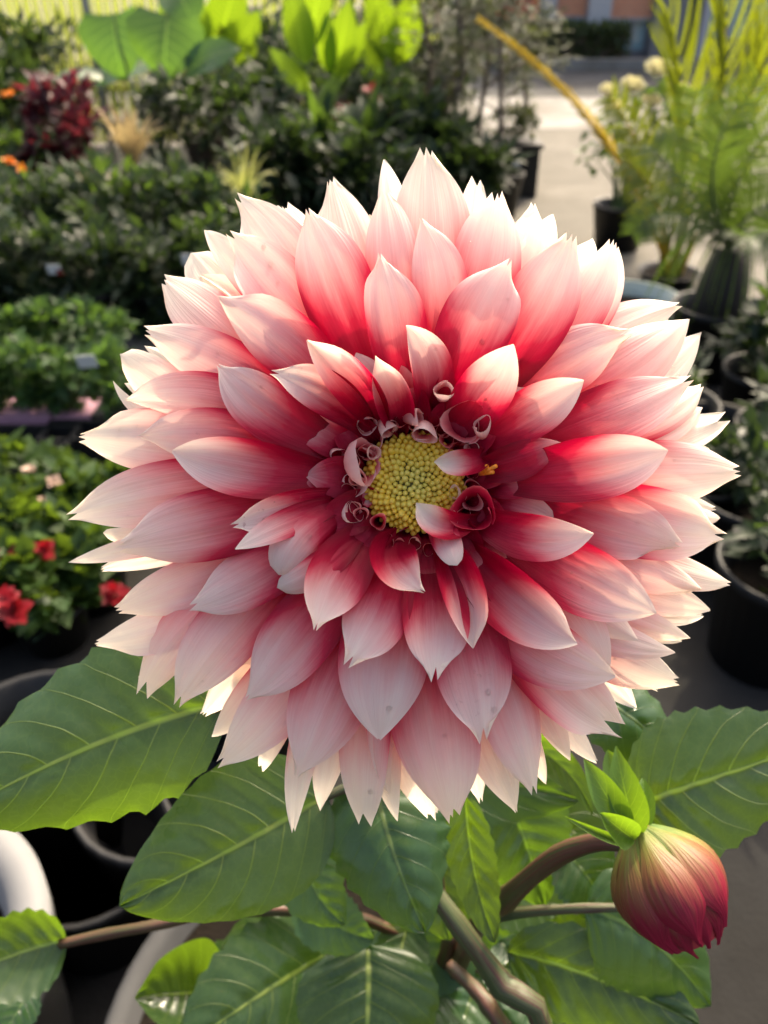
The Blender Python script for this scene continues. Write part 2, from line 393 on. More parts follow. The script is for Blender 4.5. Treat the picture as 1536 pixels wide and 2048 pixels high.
# building across the road
M_CLAD = mat_plain("grey render", (0.42, 0.42, 0.43), 0.7, 0.1, 3, 0.1)
M_CLADD = mat_plain("charcoal render", (0.16, 0.16, 0.165), 0.6, 0.1, 3, 0.1)
def mat_brick():
    b = NB("terracotta tile"); tc = b.n('TexCoord'); mp = b.n('Mapping', {'Vector': tc.outputs['Object'], 'Rotation': (R(90), 0, 0)})
    br = b.n('TexBrick', {'Vector': mp.outputs[0], 'Color1': (0.78, 0.34, 0.18, 1), 'Color2': (0.72, 0.27, 0.14, 1), 'Mortar': (0.36, 0.25, 0.19, 1), 'Scale': 9.0, 'Mortar Size': 0.03})
    return b.finish(br.outputs[0], 0.75)
M_BRICK = mat_brick()
M_GLASS = mat_plain("teal tinted glass", (0.30, 0.46, 0.48), 0.08, 0.1, 2, 0.0, spec=0.8)
M_FRAME = mat_plain("window frame", (0.30, 0.31, 0.32), 0.4, 0.05)
BY = 13.2
bl = thing("shop_building", "grey shop building with terracotta panels and teal glass across the road", "building", (4, BY, 0))
m = MB(); m.box((0.4, BY + 0.35, 0), (11, BY + 6, 3.0)); m.obj("wall", M_CLADD, bl, False)
m = MB(); m.box((0.3, BY - 0.2, 3.0), (11.1, BY + 6.1, 3.3)); m.obj("roof", M_CLAD, bl, False)
def bx_px(px): return atY(px, 60, BY).x
for (a, c, mt) in ((1080, 1108, M_CLAD), (1172, 1216, M_CLAD), (1302, 1368, M_CLADD), (1400, 1412, M_CLAD), (1640, 1690, M_CLADD)):
    m = MB(); m.box((bx_px(a), BY - 0.05, 0), (bx_px(c), BY + 0.38, 3.0)); m.obj("column", mt, bl, False)
for (a, c, z0, z1, zt) in ((1108, 1172, 0.30, 0.52, 2.9), (1216, 1302, 0.14, 0.50, 2.9)):
    x0, x1 = bx_px(a), bx_px(c)
    m = MB(); m.box((x0, BY + 0.16, z1 + 0.04), (x1, BY + 0.36, zt)); m.obj("terracotta_panel", M_BRICK, bl, False)
    m = MB(); m.box((x0, BY + 0.12, z1), (x1, BY + 0.36, z1 + 0.04)); m.obj("lintel", M_FRAME, bl, False)
    w = MB(); w.box((x0, BY + 0.24, z0), (x1, BY + 0.36, z1)); wo_ = w.obj("window", M_GLASS, bl, False)
    n = 3
    for i in range(n + 1):
        xx = x0 + (x1 - x0) * i / n
        m = MB(); m.box((xx - 0.02, BY + 0.20, z0), (xx + 0.02, BY + 0.24, z1)); m.obj("mullion", M_FRAME, wo_, False)
    m = MB(); m.box((x0, BY + 0.14, 0), (x1, BY + 0.36, z0)); m.obj("plinth", M_CLADD, bl, False)
for i, (a, c) in enumerate(((1412, 1455), (1462, 1500), (1507, 1560), (1567, 1636))):
    x0, x1 = bx_px(a), bx_px(c)
    w = MB(); w.box((x0, BY + 0.2, 0.30), (x1, BY + 0.36, 2.7)); wo_ = w.obj("window", M_GLASS, bl, False)
    m = MB(); m.box((x1, BY + 0.1, 0.30), (x1 + 0.07, BY + 0.36, 2.7)); m.obj("frame", M_FRAME, wo_, False)
    m = MB(); m.box((x0, BY + 0.12, 0.0), (x1 + 0.07, BY + 0.36, 0.30)); m.obj("plinth", M_CLADD, bl, False)

# red banner board standing left of the building
M_RED = mat_plain("red painted board", (0.55, 0.05, 0.04), 0.5, 0.1)
rb = thing("banner_board", "red board on two posts behind the dark trees, left of the shop", "sign", atY(1035, 135, 12.9) * 1.0)
rb.location.z = 0.06
x0, x1 = atY(992, 40, 12.9).x, atY(1074, 40, 12.9).x
m = MB(); m.box((x0, 12.86, 0.55), (x1, 12.9, 1.9)); m.obj("board", M_RED, rb, False)
for xx in (x0 + 0.06, x1 - 0.06):
    m = MB(); m.tube([(xx, 12.93, 0.05), (xx, 12.93, 1.95)], 0.03); m.obj("post", M_FRAME, rb)

# ------------------------------------------------------------------ the dahlia
D0 = 0.270; PX = D0 / FPX                        # disc of the flower 27 cm from the lens; one photo pixel there is 0.17 mm
FC = (828.0, 965.0)
AX = (EYE - P(*FC, D0)).normalized()             # the flower looks at the viewer
def FP(x, y, h): return P(x, y, D0 - h * PX)     # h: height above the disc towards the viewer, in photo pixels
POT_C = Vector((-0.025, 0.347, 0.0)); POT_R, POT_Z = 0.235, 0.26
dah = thing("dahlia_plant", "potted dahlia with one huge open crimson, pink and cream flower and a drooping bud", "dahlia", (POT_C.x, POT_C.y, 0.235))
# receptacle (the flower head itself, behind the disc)
def frame_about(c, ax):
    ax = ax.normalized(); a = Vector((1, 0, 0)); a = (a - ax * a.dot(ax)).normalized(); return c, a, ax.cross(a), ax
c0, fa, fb, fx = frame_about(P(*FC, D0), AX)
def lathe_about(prof, seg=32):
    vs, fs = [], []
    for (r, z) in prof:
        for k in range(seg):
            th = 2 * math.pi * k / seg; vs.append(c0 + (fa * math.cos(th) + fb * math.sin(th)) * r * PX + fx * z * PX)
    for i in range(len(prof) - 1):
        for k in range(seg): fs.append((i*seg+k, i*seg+(k+1)%seg, (i+1)*seg+(k+1)%seg, (i+1)*seg+k))
    return vs, fs
M_REC = mat_plain("receptacle", (0.20, 0.15, 0.03), 0.7, 0.3, 300)
M_CORE = mat_plain("crimson petal bases", (0.20, 0.004, 0.012), 0.6, 0.3, 400)
v, f = lathe_about([(0.5, -16), (40, -18), (84, -26), (110, -42), (126, -95), (116, -150), (84, -195), (30, -222), (22, -226)])
head = mesh_obj("flower_head", v, f, M_CORE, dah)

# petals: tip x, y, widest point x, y, width (photo pixels), whorl (0 inner .. 7 outermost), options
HM = [100, 116, 104, 66, 22, -28, -78, -120]       # height of the widest point per whorl
HT = [116, 128, 86, 34, -20, -82, -134, -172]   # height of the tip
HBASE = [2, -6, -18, -40, -66, -92, -118, -140]
N2 = dict(teeth=(-0.5, 0.5), tooth=0.34, endw=0.18)
N3 = dict(teeth=(-0.7, 0.0, 0.6), tooth=0.36, endw=0.22)
NS = dict(teeth=(-0.5, 0.5), tooth=0.20, endw=0.08)
N4 = dict(teeth=(-0.8, -0.3, 0.2, 0.7), tooth=0.42, endw=0.26)
ND = dict(teeth=(-0.7, 0.6), tooth=0.56, endw=0.38)
BL = dict(prof='blunt')
PETALS = [
 (613,409,654,524,142,3,NS), (660,357,687,462,126,5,N3), (561,394,582,443,84,7,ND), (471,391,527,462,134,5,N2),
 (443,453,511,524,124,4,N2), (410,460,435,486,60,6,{}), (392,516,428,562,112,6,BL), (399,540,456,576,56,5,dict(cup0=0.9,cup1=0.9,roll=0.9)),
 (314,544,364,592,114,5,N3), (443,596,527,648,124,3,{}), (289,660,384,700,110,4,N3), (424,720,504,796,112,2,NS),
 (537,742,633,776,84,1,N2), (614,680,687,745,84,1,dict(dh=16,cup0=0.9,cup1=1.1,fold=(0,1.2))), (750,711,773,768,80,0,dict(dh=14,cup0=1.0,cup1=0.7,fold=(1.3,1.0))),
 (812,651,846,709,94,0,dict(dh=14,cup0=0.7,cup1=0.3,fold=(1.7,0))), (1026,688,988,752,104,1,dict(cup0=0.5,cup1=0.25,dh=34)),
 (757,505,778,605,126,2,dict(fold=(1.4,0),**NS)), (768,378,778,462,104,4,N4), (840,433,876,540,106,3,NS),
 (852,300,863,417,150,5,N3), (770,335,781,382,64,6,{}), (949,361,949,402,66,7,ND), (996,370,986,462,136,4,N3),
 (1064,404,1062,462,84,6,N2), (1104,431,1084,482,76,6,{}), (1028,505,982,592,144,2,dict(fold=(0,0.7),**NS)), (1144,461,1107,557,138,3,N3),
 (1187,466,1169,505,76,6,{}), (1228,473,1195,557,100,4,N3), (1233,503,1224,560,64,5,{}), (1358,612,1286,635,94,5,N2),
 (1376,638,1299,701,128,4,{}), (1264,662,1176,701,120,3,N2), (1389,678,1348,722,94,6,{}), (1170,761,1091,808,96,1,dict(cup0=0.6,cup1=0.2)),
 (1379,762,1262,815,122,3,N2), (1409,766,1374,795,84,5,N2), (1413,810,1358,837,80,5,{}), (1450,838,1390,862,78,6,ND),
 (1342,901,1221,930,120,2,{}), (1492,943,1374,946,126,4,N3), (1372,1098,1270,1064,124,3,N3), (1466,1074,1384,1060,138,4,N2),
 (1452,1034,1430,1034,40,6,NS), (1187,1067,1111,1077,88,1,dict(cup0=0.6,cup1=0.2,dh=28,roll=0.05)), (1117,886,1058,914,74,2,dict(dark=-0.25)),
 (1467,1168,1404,1155,70,5,N2), (1405,1179,1325,1155,84,4,{}), (1415,1217,1335,1198,86,5,{}), (1312,1226,1195,1174,132,2,{}),
 (1399,1231,1360,1233,48,6,N2), (1268,1274,1193,1230,88,3,{}), (1372,1272,1307,1258,74,5,{}), (1370,1283,1330,1275,36,6,NS),
 (1343,1302,1274,1292,72,4,{}), (1366,1366,1284,1342,104,5,N3), (1232,1352,1121,1321,134,2,{}), (1214,1341,1177,1276,100,3,{}),
 (1155,1287,1056,1227,124,1,dict(cup0=0.9,cup1=0.5,fold=(1.3,0))), (1270,1482,1167,1409,126,4,ND), (1141,1523,1102,1442,66,5,{}),
 (1196,1526,1154,1481,58,6,N2), (1068,1598,1030,1458,116,4,N2), (1033,1616,991,1523,98,5,NS), (1095,1577,1076,1530,48,6,{}),
 (965,1492,954,1377,148,2,N2), (947,1297,933,1214,84,1,dict(cup0=1.0,cup1=0.9,fold=(1.2,0))), (869,1380,872,1282,126,1,N2),
 (912,1644,879,1507,168,4,N3), (867,1651,843,1582,116,6,N4), (757,1471,762,1377,168,3,dict(dh=26,fold=(0,0))), (686,1346,732,1269,122,2,dict(dh=16,**N2)),
 (628,1263,657,1188,118,1,dict(dh=16,**NS)), (857,1190,799,1142,92,0,dict(dh=26,cup0=0.8,cup1=0.6,fold=(0,1.1),**NS)), (794,1637,778,1572,58,6,{}),
 (732,1652,726,1556,98,5,ND), (778,1588,758,1507,54,5,dict(cup0=0.8,cup1=0.8,roll=-0.7)), (641,1624,651,1556,66,6,{}),
 (587,1652,596,1556,60,6,N2), (592,1556,644,1432,154,3,dict(dh=-12,fold=(0,0),**NS)), (416,1477,458,1437,68,6,{}), (443,1526,515,1450,120,5,N2),
 (520,1540,532,1512,46,7,ND), (489,1401,563,1314,134,3,NS), (350,1420,423,1303,130,4,N2), (272,1412,325,1309,98,5,ND),
 (184,1288,260,1277,92,6,N3), (227,1219,325,1189,102,5,N3), (366,1221,465,1172,114,3,N2), (554,1149,586,1091,94,1,dict(cup0=-0.2,cup1=-0.6,curl=-0.12,**BL)),
 (552,1178,586,1165,62,2,dict(cup1=-0.4,**BL)), (453,1056,537,1033,76,1,dict(cup0=0.5,**N2)), (470,1098,540,1062,56,1,{}),
 (232,1092,358,1063,136,3,N3), (154,1122,211,1108,44,6,dict(curl=0.03)), (197,1067,228,1072,36,6,BL), (140,1032,286,995,124,4,N2),
 (342,902,449,927,110,2,dict(cup0=0.7,cup1=0.2)), (268,876,377,871,110,3,NS), (153,874,237,875,124,5,N3), (250,712,285,746,94,6,BL),
 (240,803,332,790,94,4,NS), (240,770,256,800,30,6,dict(curl=0.03)),
 (914,1131,892,1080,56,0,dict(cup0=0.6,cup1=-0.3,**BL)),
]
rng = random.Random(7)
def add_petal(tx, ty, mx, my, W, L, opt, i):
    o = dict(opt); dark = o.pop('dark', 0.0)
    hj = rng.uniform(-9, 9) + o.pop('dh', 0)
    ang = math.atan2(my - FC[1], mx - FC[0])
    rb_ = 88 + 5 * L
    B = c0 + (fa * math.cos(ang) - fb * math.sin(ang)) * rb_ * PX + fx * HBASE[L] * PX
    M_ = FP(mx, my, HM[L] + hj); T_ = FP(tx, ty, HT[L] + hj * 1.4)
    cup0 = o.pop('cup0', (0.8, 0.65, 0.45, 0.40, 0.38, 0.36, 0.3, 0.3)[L] + rng.uniform(-0.1, 0.1))
    cup1 = o.pop('cup1', (0.2, 0.1, -0.05, -0.2, -0.25, -0.25, -0.2, -0.1)[L] + rng.uniform(-0.18, 0.18))
    tm = max(0.52, min(0.88, (M_ - B).length / ((M_ - B).length + (T_ - M_).length)))
    scale = D0 / (D0 - (HM[L]) * PX)
    o.setdefault('roll', rng.uniform(-0.28, 0.28)); o.setdefault('curl', rng.uniform(-0.025, 0.035))
    if L >= 2 and W > 80 and rng.random() < 0.28: o.setdefault('fold', rng.choice(((0.7, 0), (0, 0.7), (0.5, 0.5))))
    v, f, uv = blade(B, M_, T_, W * 1.07 * PX / scale, AX, 28, 20, tm=tm, cup0=cup0, cup1=cup1, rib=0.012 + rng.uniform(0, 0.008),
                     ribn=rng.choice((2.2, 2.8, 3.3)), wave=0.035, seed=i, basew=0.34, **o)
    ob = mesh_obj("petal", v, f, M_PET, head, uv)
    sh = (-0.06, -0.06, -0.045, -0.02, 0.01, 0.045, 0.08, 0.09)[L] + dark + rng.uniform(-0.03, 0.03)
    ob.color = (0.5 + sh, rng.choice((0.0, 0.1, 0.2, 0.45, 1.0)) if L < 4 else rng.choice((0, 0, 0.15)), 0, 1)
    return ob
petal_objs = [add_petal(*p, i) for i, p in enumerate(PETALS)]
# petals deeper in the head that only show through the gaps
for L, n, rr, w in ((2, 13, 215, 84), (3, 19, 320, 104), (4, 22, 385, 116), (5, 22, 430, 110), (2, 13, 300, 84), (4, 26, 490, 110), (5, 30, 545, 104)):
    for k in range(n):
        a = 2 * math.pi * (k + 0.37 * L + rng.uniform(-0.2, 0.2)) / n; r2 = rr * rng.uniform(0.94, 1.05)
        ex, ey = math.cos(a), math.sin(a)
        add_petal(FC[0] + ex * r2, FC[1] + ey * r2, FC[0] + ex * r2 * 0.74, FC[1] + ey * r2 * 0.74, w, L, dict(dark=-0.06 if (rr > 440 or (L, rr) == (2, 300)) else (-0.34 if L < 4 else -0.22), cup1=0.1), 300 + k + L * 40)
# lower the fillers a little so the traced petals stay in front
for o in list(head.children)[len(PETALS):]:
    o.location = o.location - fx * 44 * PX

# ragged outermost petals behind the rim
import bisect
rim_ = sorted((math.atan2(p[1] - FC[1], p[0] - FC[0]), math.hypot(p[0] - FC[0], p[1] - FC[1])) for p in PETALS if p[5] >= 4)
ra_ = [q[0] for q in rim_]
for k in range(34):
    a = -math.pi + 2 * math.pi * (k + rng.uniform(0.1, 0.9)) / 34; j = bisect.bisect(ra_, a) % len(rim_)
    r2 = min(rim_[j][1], rim_[j - 1][1]) * rng.uniform(0.93, 0.985); ex, ey = math.cos(a), math.sin(a)
    add_petal(FC[0] + ex * r2, FC[1] + ey * r2, FC[0] + ex * r2 * 0.84, FC[1] + ey * r2 * 0.84, rng.uniform(58, 86), rng.choice((6, 7)), rng.choice((N2, N3, {}, NS)), 700 + k)
# quilled young petals round the disc: rolled lengthwise, their spiral mouths turned to the viewer
def quill(bx, by, tx, ty, h0, h1, r0, r1, turns, shade=0.0, seed=0, phi=0.0, cut=0.28):
    rg = random.Random(seed); h0 += 14; h1 += 22; r0 *= 1.15; r1 *= 1.22; B = FP(bx, by, h0); T_ = FP(tx, ty, h1); Md = (B + T_) / 2 + AX * (abs(h1 - h0) * 0.18 * PX)
    na, nb = 14, 26; vs, fs, uv = [], [], []
    for i in range(na + 1):
        t = i / na; c = q3(B, Md, T_, 0.5, t); tg = (q3(B, Md, T_, 0.5, min(1, t + .03)) - q3(B, Md, T_, 0.5, max(0, t - .03))).normalized()
        a_ = (RGT - tg * RGT.dot(tg)).normalized(); b_2 = tg.cross(a_)
        for j in range(nb + 1):
            q = j / nb; th = phi + (q - 0.5) * turns * 2 * math.pi
            r = (r0 + (r1 - r0) * sm(t)) * PX * (1.0 - 0.62 * abs(q - 0.35) ** 1.2 * t)
            fl = 1 + 0.12 * t * t * math.sin(3 * th + seed)
            ext = tg * (t ** 3) * cut * r1 * PX * math.cos((q - 0.5) * 2.6 * math.pi)
            vs.append(c + (a_ * math.cos(th) + b_2 * math.sin(th)) * r * fl + ext); uv.append((0.36 + 0.34 * t, 0.25 + 0.5 * q))
    m_ = nb + 1
    for i in range(na):
        for j in range(nb): fs.append((i*m_+j, (i+1)*m_+j, (i+1)*m_+j+1, i*m_+j+1))
    o = mesh_obj("quilled_petal", vs, fs, M_PET, head, uv); o.color = (0.5 + shade, 0.1, 0, 1); return o
for i, (bx, by, tx, ty, h0, h1, r0, r1, tn, shd, ph) in enumerate([
    (728,846,733,852,0,52,10,17,1.25,0.02,0.6), (762,842,778,866,0,56,9,16,1.2,0.06,2.2), (806,836,842,836,0,66,10,15,1.15,0.0,4.0),
    (850,850,846,872,0,60,12,22,1.35,0.02,1.2), (884,800,890,776,10,96,10,17,1.2,0.05,5.0), (930,850,928,848,0,74,16,36,1.25,-0.08,2.6),
    (962,876,962,846,10,90,9,16,1.1,0.08,0.4), (712,930,734,926,-6,54,22,40,1.45,-0.03,3.4), (694,968,706,972,-6,44,12,24,0.8,0.04,0.2),
    (690,1024,708,1024,-6,42,10,19,1.3,0.03,5.4), (948,1020,948,1024,-4,70,20,38,1.15,-0.24,3.0), (918,992,906,984,0,34,6,12,1.2,0.2,1.0),
    (948,900,942,900,0,40,8,13,1.1,0.14,2.0), (668,905,676,912,-10,40,8,14,1.2,-0.05,1.0), (742,906,748,906,6,46,7,13,1.2,0.14,2.0)]):
    quill(bx, by, tx, ty, h0, h1, r0, r1, tn, shd + 0.05, i, ph)
for k in range(26):
    a = 2 * math.pi * (k + rng.uniform(0.2, 0.8)) / 26; r = rng.uniform(104, 132); ex, ey = math.cos(a), math.sin(a); g = rng.uniform(-6, 10)
    quill(FC[0] + ex * r, FC[1] + ey * r, FC[0] + ex * (r + g), FC[1] + ey * (r + g), -8, rng.uniform(26, 58), rng.uniform(6, 10), rng.uniform(10, 19), rng.uniform(0.8, 1.35), rng.uniform(-0.1, 0.08), 40 + k, rng.uniform(0, 6))
# two pale young petals lying over the edge of the disc
for i, (tx, ty, mx, my, bx, by, W, hh) in enumerate([(868,924,926,926,996,900,52,88), (832,1006,880,1046,978,1030,58,100), (905,1112,900,1078,905,1040,44,58), (783,1058,806,1050,826,1040,20,30), (722,985,740,992,690,960,40,30)]):
    v, f, uv = blade(FP(bx, by, 24), FP(mx, my, hh), FP(tx, ty, hh - 12), W * PX, AX, 20, 8, cup0=0.9, cup1=0.5, fold=(0.8, 0), basew=0.4, seed=900 + i)
    o = mesh_obj("petal", v, f, M_PET, head, uv); o.color = (0.50, 0.2, 0, 1)

# disc florets: one bud mesh shared by all
def bud_mesh(name, ns=8, nr=6):
    vs, fs = [], []
    prof = [(0.55, -0.6), (0.9, -0.1), (1.0, 0.4), (0.86, 0.9), (0.55, 1.28), (0.2, 1.48)]
    for (r, z) in prof:
        for k in range(ns):
            th = 2 * math.pi * k / ns; q = 1 + 0.10 * math.cos(5 * th) * (z > 0.5)
            vs.append((r * q * math.cos(th), r * q * math.sin(th), z))
    vs.append((0, 0, 1.42))
    for i in range(len(prof) - 1):
        for k in range(ns): fs.append((i*ns+k, i*ns+(k+1)%ns, (i+1)*ns+(k+1)%ns, (i+1)*ns+k))
    for k in range(ns): fs.append(((len(prof)-1)*ns+k, (len(prof)-1)*ns+(k+1)%ns, len(vs)-1))
    me = bpy.data.meshes.new(name); me.from_pydata(vs, [], fs); me.polygons.foreach_set("use_smooth", [True]*len(fs)); me.materials.append(M_FLO); return me
fme = bud_mesh("disc_floret"); hw_ = wloc(head)
NF = 270
for k in range(NF):
    q = (k + 0.5) / NF; r = 95 * math.sqrt(q) ** 1.0; a = k * 2.399963
    z = rng.uniform(-3, 3) + 40 - 5 * (1 - (r / 99) ** 2) - 22 * max(0, (r - 62) / 37) ** 2
    pos = c0 + (fa * math.cos(a) + fb * math.sin(a)) * r * PX + fx * z * PX
    nrm = (fx + (fa * math.cos(a) + fb * math.sin(a)) * (0.1 + 0.75 * (r / 99) ** 2) + Vector((rng.uniform(-1, 1), rng.uniform(-1, 1), rng.uniform(-1, 1))) * 0.10).normalized()
    s = (6.1 + 0.9 * sm((r - 20) / 50)) * PX * rng.uniform(0.78, 1.2)
    o = bpy.data.objects.new("disc_floret", fme); COL.objects.link(o); o.parent = head
    o.location = pos - hw_; o.rotation_mode = 'QUATERNION'; o.rotation_quaternion = nrm.to_track_quat('Z', 'Y')
    o.scale = (s, s, s * (1.35 if r > 45 else 1.6)); o.color = (min(1, r / 99 + rng.uniform(-0.1, 0.1)), 0, 0, 1)
v, f = lathe_about([(0.5, 31), (45, 34), (80, 26), (98, 12), (108, -30)])
mesh_obj("disc", v, f, M_REC, head)
for k in range(4):                                # opened stamens at the right rim
    a = P(958, 950, D0 - 40 * PX); b2 = P(974 + 6 * k, 932 + 6 * (k % 3), D0 - (82 + 4 * k) * PX)
    m = MB(); m.tube([a, (a + b2) / 2 + AX * 0.0008, b2], [2.4 * PX, 3.4 * PX, 4.2 * PX], 6); m.obj("stamen", M_ORANGE, head)

# stems, petioles
def stem(name, pts, r0, r1, mat, seg=10, parent=dah, n=18):
    pts = [Vector(p) for p in pts]; out = []
    for i in range(n + 1):                        # Catmull-Rom through the points
        u = i / n * (len(pts) - 1); k = min(int(u), len(pts) - 2); w = u - k
        p0 = pts[max(0, k - 1)]; p1 = pts[k]; p2 = pts[k + 1]; p3 = pts[min(len(pts) - 1, k + 2)]
        out.append(0.5 * ((2 * p1) + (p2 - p0) * w + (2 * p0 - 5 * p1 + 4 * p2 - p3) * w * w + (3 * p1 - p0 - 3 * p2 + p3) * w ** 3))
    m = MB(); rs_ = random.Random(int(r0 * 1e6) + len(pts))
    m.tube(out, [(r0 + (r1 - r0) * i / n) * (1 + 0.05 * math.sin(i * 1.3 + r1 * 900) + 0.22 * math.exp(-((i / n - 0.62) * 16) ** 2)) for i in range(n + 1)], 14)
    for i in range(n + 1):                        # shallow lengthwise ribs
        for k in range(14):
            q = m.v[i * 14 + k]; m.v[i * 14 + k] = out[i] + (q - out[i]) * (1 + (0.07 if k % 3 == 0 else -0.05))
    return m.obj(name, mat, parent)
neck = c0 - fx * 215 * PX
CROWN = Vector((0.03, 0.33, 0.25))
stem("stem", [neck, neck - fx * 0.03 + Vector((0, 0.01, -0.03)), Vector((0.02, 0.33, 0.62)), Vector((0.03, 0.34, 0.24))], 0.0050, 0.008, M_STEM)
stem("stem", [P(815, 1700, 0.41), P(872, 1786, 0.40), P(930, 1868, 0.395), P(1000, 1965, 0.40), P(1090, 2110, 0.41), Vector((0.10, 0.20, 0.24))], 0.0040, 0.0062, M_STEM)
stem("stem", [P(905, 1860, 0.47), P(880, 1960, 0.52), P(840, 2060, 0.56), CROWN + Vector((0, -0.04, 0))], 0.005, 0.008, M_STEMR)
budbase = P(1262, 1690, 0.335)
stem("bud_stem", [budbase, P(1200, 1684, 0.345), P(1110, 1715, 0.365), P(1010, 1800, 0.40), P(940, 1880, 0.45), CROWN], 0.0036, 0.0056, M_STEMR)
stem("petiole", [P(1240, 1815, 0.395), P(1130, 1818, 0.40), P(1000, 1832, 0.42), P(930, 1870, 0.45)], 0.0022, 0.0032, M_STEM)
stem("petiole", [P(120, 1888, 0.47), P(210, 1868, 0.465), P(310, 1850, 0.455), P(460, 1820, 0.46), P(700, 1830, 0.48), P(860, 1900, 0.52)], 0.0028, 0.0034, M_STEMR)
stem("petiole", [P(430, 1413, 0.322), P(560, 1425, 0.330), P(760, 1500, 0.36), P(850, 1620, 0.40), P(880, 1800, 0.44)], 0.0026, 0.004, M_STEMR)
stem("petiole", [P(640, 1598, 0.365), P(740, 1570, 0.37), P(850, 1640, 0.40), P(880, 1800, 0.44)], 0.002, 0.003, M_STEM)
stem("petiole", [P(900, 1930, 0.46), P(960, 1990, 0.44), P(1010, 2060, 0.43)], 0.0034, 0.0045, M_STEMR)

# leaves: base px, mid px, tip px (x, y, depth), width px, options
def leaf(b, mdl, t, W, mat, facev=None, label=None, **o):
    B, M_, T_ = P(*b), P(*mdl), P(*t)
    fv = facev or (EYE - M_).normalized()
    kw = dict(prof='leaf', tm=0.5, cup0=0.25, cup1=-0.05, wave=0.025, serr=9, serra=0.20, quilt=0.016, na=54, nb=22)
    kw.update(o)
    v, f, uv = blade(B, M_, T_, W * mdl[2] / FPX, fv, **kw)
    ob = mesh_obj("leaf", v, f, mat, dah, uv)
    if label: ob["label"] = label
    return ob
up = Vector((0, 0, 1))
def fv(x, y, z): return Vector((x, y, z)).normalized()
leaf((450,1408,.322), (190,1490,.318), (-110,1640,.312), 350, M_LEAF, fv(-0.15,-0.76,0.62), seed=1, asym=0.06, serr=7, serra=0.16, cup0=0.1, cup1=-0.6)
leaf((655,1592,.365), (480,1690,.352), (240,1812,.345), 318, M_LEAF, fv(0.1,-0.73,0.67), seed=2, serra=0.05, cup0=0.1, cup1=-0.25, asym=0.05)
leaf((745,1540,.375), (782,1690,.355), (850,1862,.350), 262, M_LEAFD, fv(0.1,-0.85,0.5), seed=3, cup0=-0.2, cup1=-0.35, wave=0.04)
leaf((930,1590,.385), (948,1740,.385), (990,1885,.385), 104, M_LEAF, fv(-0.2,-0.80,0.55), seed=4, cup0=0.2, cup1=0.0)
leaf((1275,1612,.360), (1420,1560,.362), (1690,1470,.380), 300, M_LEAF, fv(0.1,-0.78,0.62), seed=5, serr=11, serra=0.14, cup0=0.1, cup1=-0.2)
leaf((1165,1380,.385), (1265,1440,.378), (1372,1540,.385), 176, M_LEAFD, fv(0.3,-0.6,0.7), seed=6, serr=6, serra=0.2, cup0=-0.2, cup1=-0.4)
leaf((1170,1818,.405), (1300,1880,.400), (1420,2010,.410), 250, M_LEAFD, fv(0.15,-0.72,0.66), seed=7, cup0=-0.1, cup1=-0.3)
leaf((1015,1905,.420), (1200,1960,.405), (1400,2052,.400), 205, M_LEAF, fv(0.2,-0.78,0.6), seed=8, cup0=0.1, cup1=-0.2, asym=0.1)
leaf((735,1890,.455), (735,2030,.44), (720,2230,.43), 300, M_LEAF, fv(0.05,-0.86,0.5), seed=9, cup0=-0.1, cup1=-0.25, serra=0.05)
leaf((660,1905,.480), (520,1990,.450), (360,2100,.430), 265, M_LEAF, fv(-0.1,-0.74,0.66), seed=10, cup0=0.05, cup1=-0.3)
leaf((440,1985,.500), (370,1985,.480), (270,1995,.470), 190, M_LEAF, fv(-0.35,-0.35,0.75), seed=11, cup0=0.8, cup1=0.7, fold=(1.0,0.2), label="small folded leaf catching the sun")
leaf((135,1884,.470), (20,1915,.46), (-150,1985,.44), 175, M_LEAF, fv(-0.3,-0.7,0.62), seed=12, cup0=0.5, cup1=0.3)
leaf((60,1980,.50), (30,2030,.49), (-20,2110,.48), 90, M_LEAFD, fv(0,-0.6,0.8), seed=13)
leaf((600,1790,.455), (670,1850,.450), (745,1878,.450), 130, M_LEAFD, fv(0,-0.75,0.65), seed=14, wave=0.05)
leaf((1000,1560,.42), (1050,1680,.42), (1090,1810,.43), 210, M_LEAFD, fv(0.1,-0.7,0.7), seed=15)
leaf((1010,1930,.45), (1090,1990,.43), (1180,2070,.42), 110, M_LEAF, fv(0.4,-0.2,0.85), seed=16, cup0=0.7, cup1=0.5, fold=(1.0,0))
leaf((1060,1900,.44), (1140,1880,.43), (1215,1835,.425), 96, M_LEAF, fv(-0.2,-0.3,0.9), seed=17, cup0=0.5)
leaf((1120,1700,.43), (1180,1760,.42), (1230,1860,.42), 150, M_LEAFD, fv(0.0,-0.6,0.8), seed=18)
leaf((700,1600,.42), (900,1560,.41), (1160,1600,.41), 230, M_LEAFD, fv(0,-0.7,0.7), seed=19, label="dark leaf half hidden under the flower")
leaf((880,1980,.50), (860,2060,.47), (830,2160,.44), 210, M_LEAFD, fv(0.1,-0.75,0.65), seed=20)
leaf((930,1790,.50), (880,1900,.50), (830,1985,.49), 170, M_LEAFD, fv(0.0,-0.5,0.85), seed=21)
leaf((560,1900,.56), (480,2000,.54), (400,2110,.52), 230, M_LEAFD, fv(-0.1,-0.75,0.65), seed=22)
leaf((1000,2000,.50), (1090,2060,.48), (1190,2140,.47), 220, M_LEAFD, fv(0.1,-0.75,0.65), seed=23)
leaf((905,1885,.54), (980,1840,.53), (1100,1790,.52), 190, M_LEAFD, fv(0,-0.75,0.65), seed=24)
leaf((1010,1470,.40), (1120,1530,.385), (1185,1630,.375), 70, M_BRACT, fv(-0.4,-0.5,0.7), seed=25, prof='lance', cup0=0.7, serr=0, label="narrow young leaf between the petals and the bud")
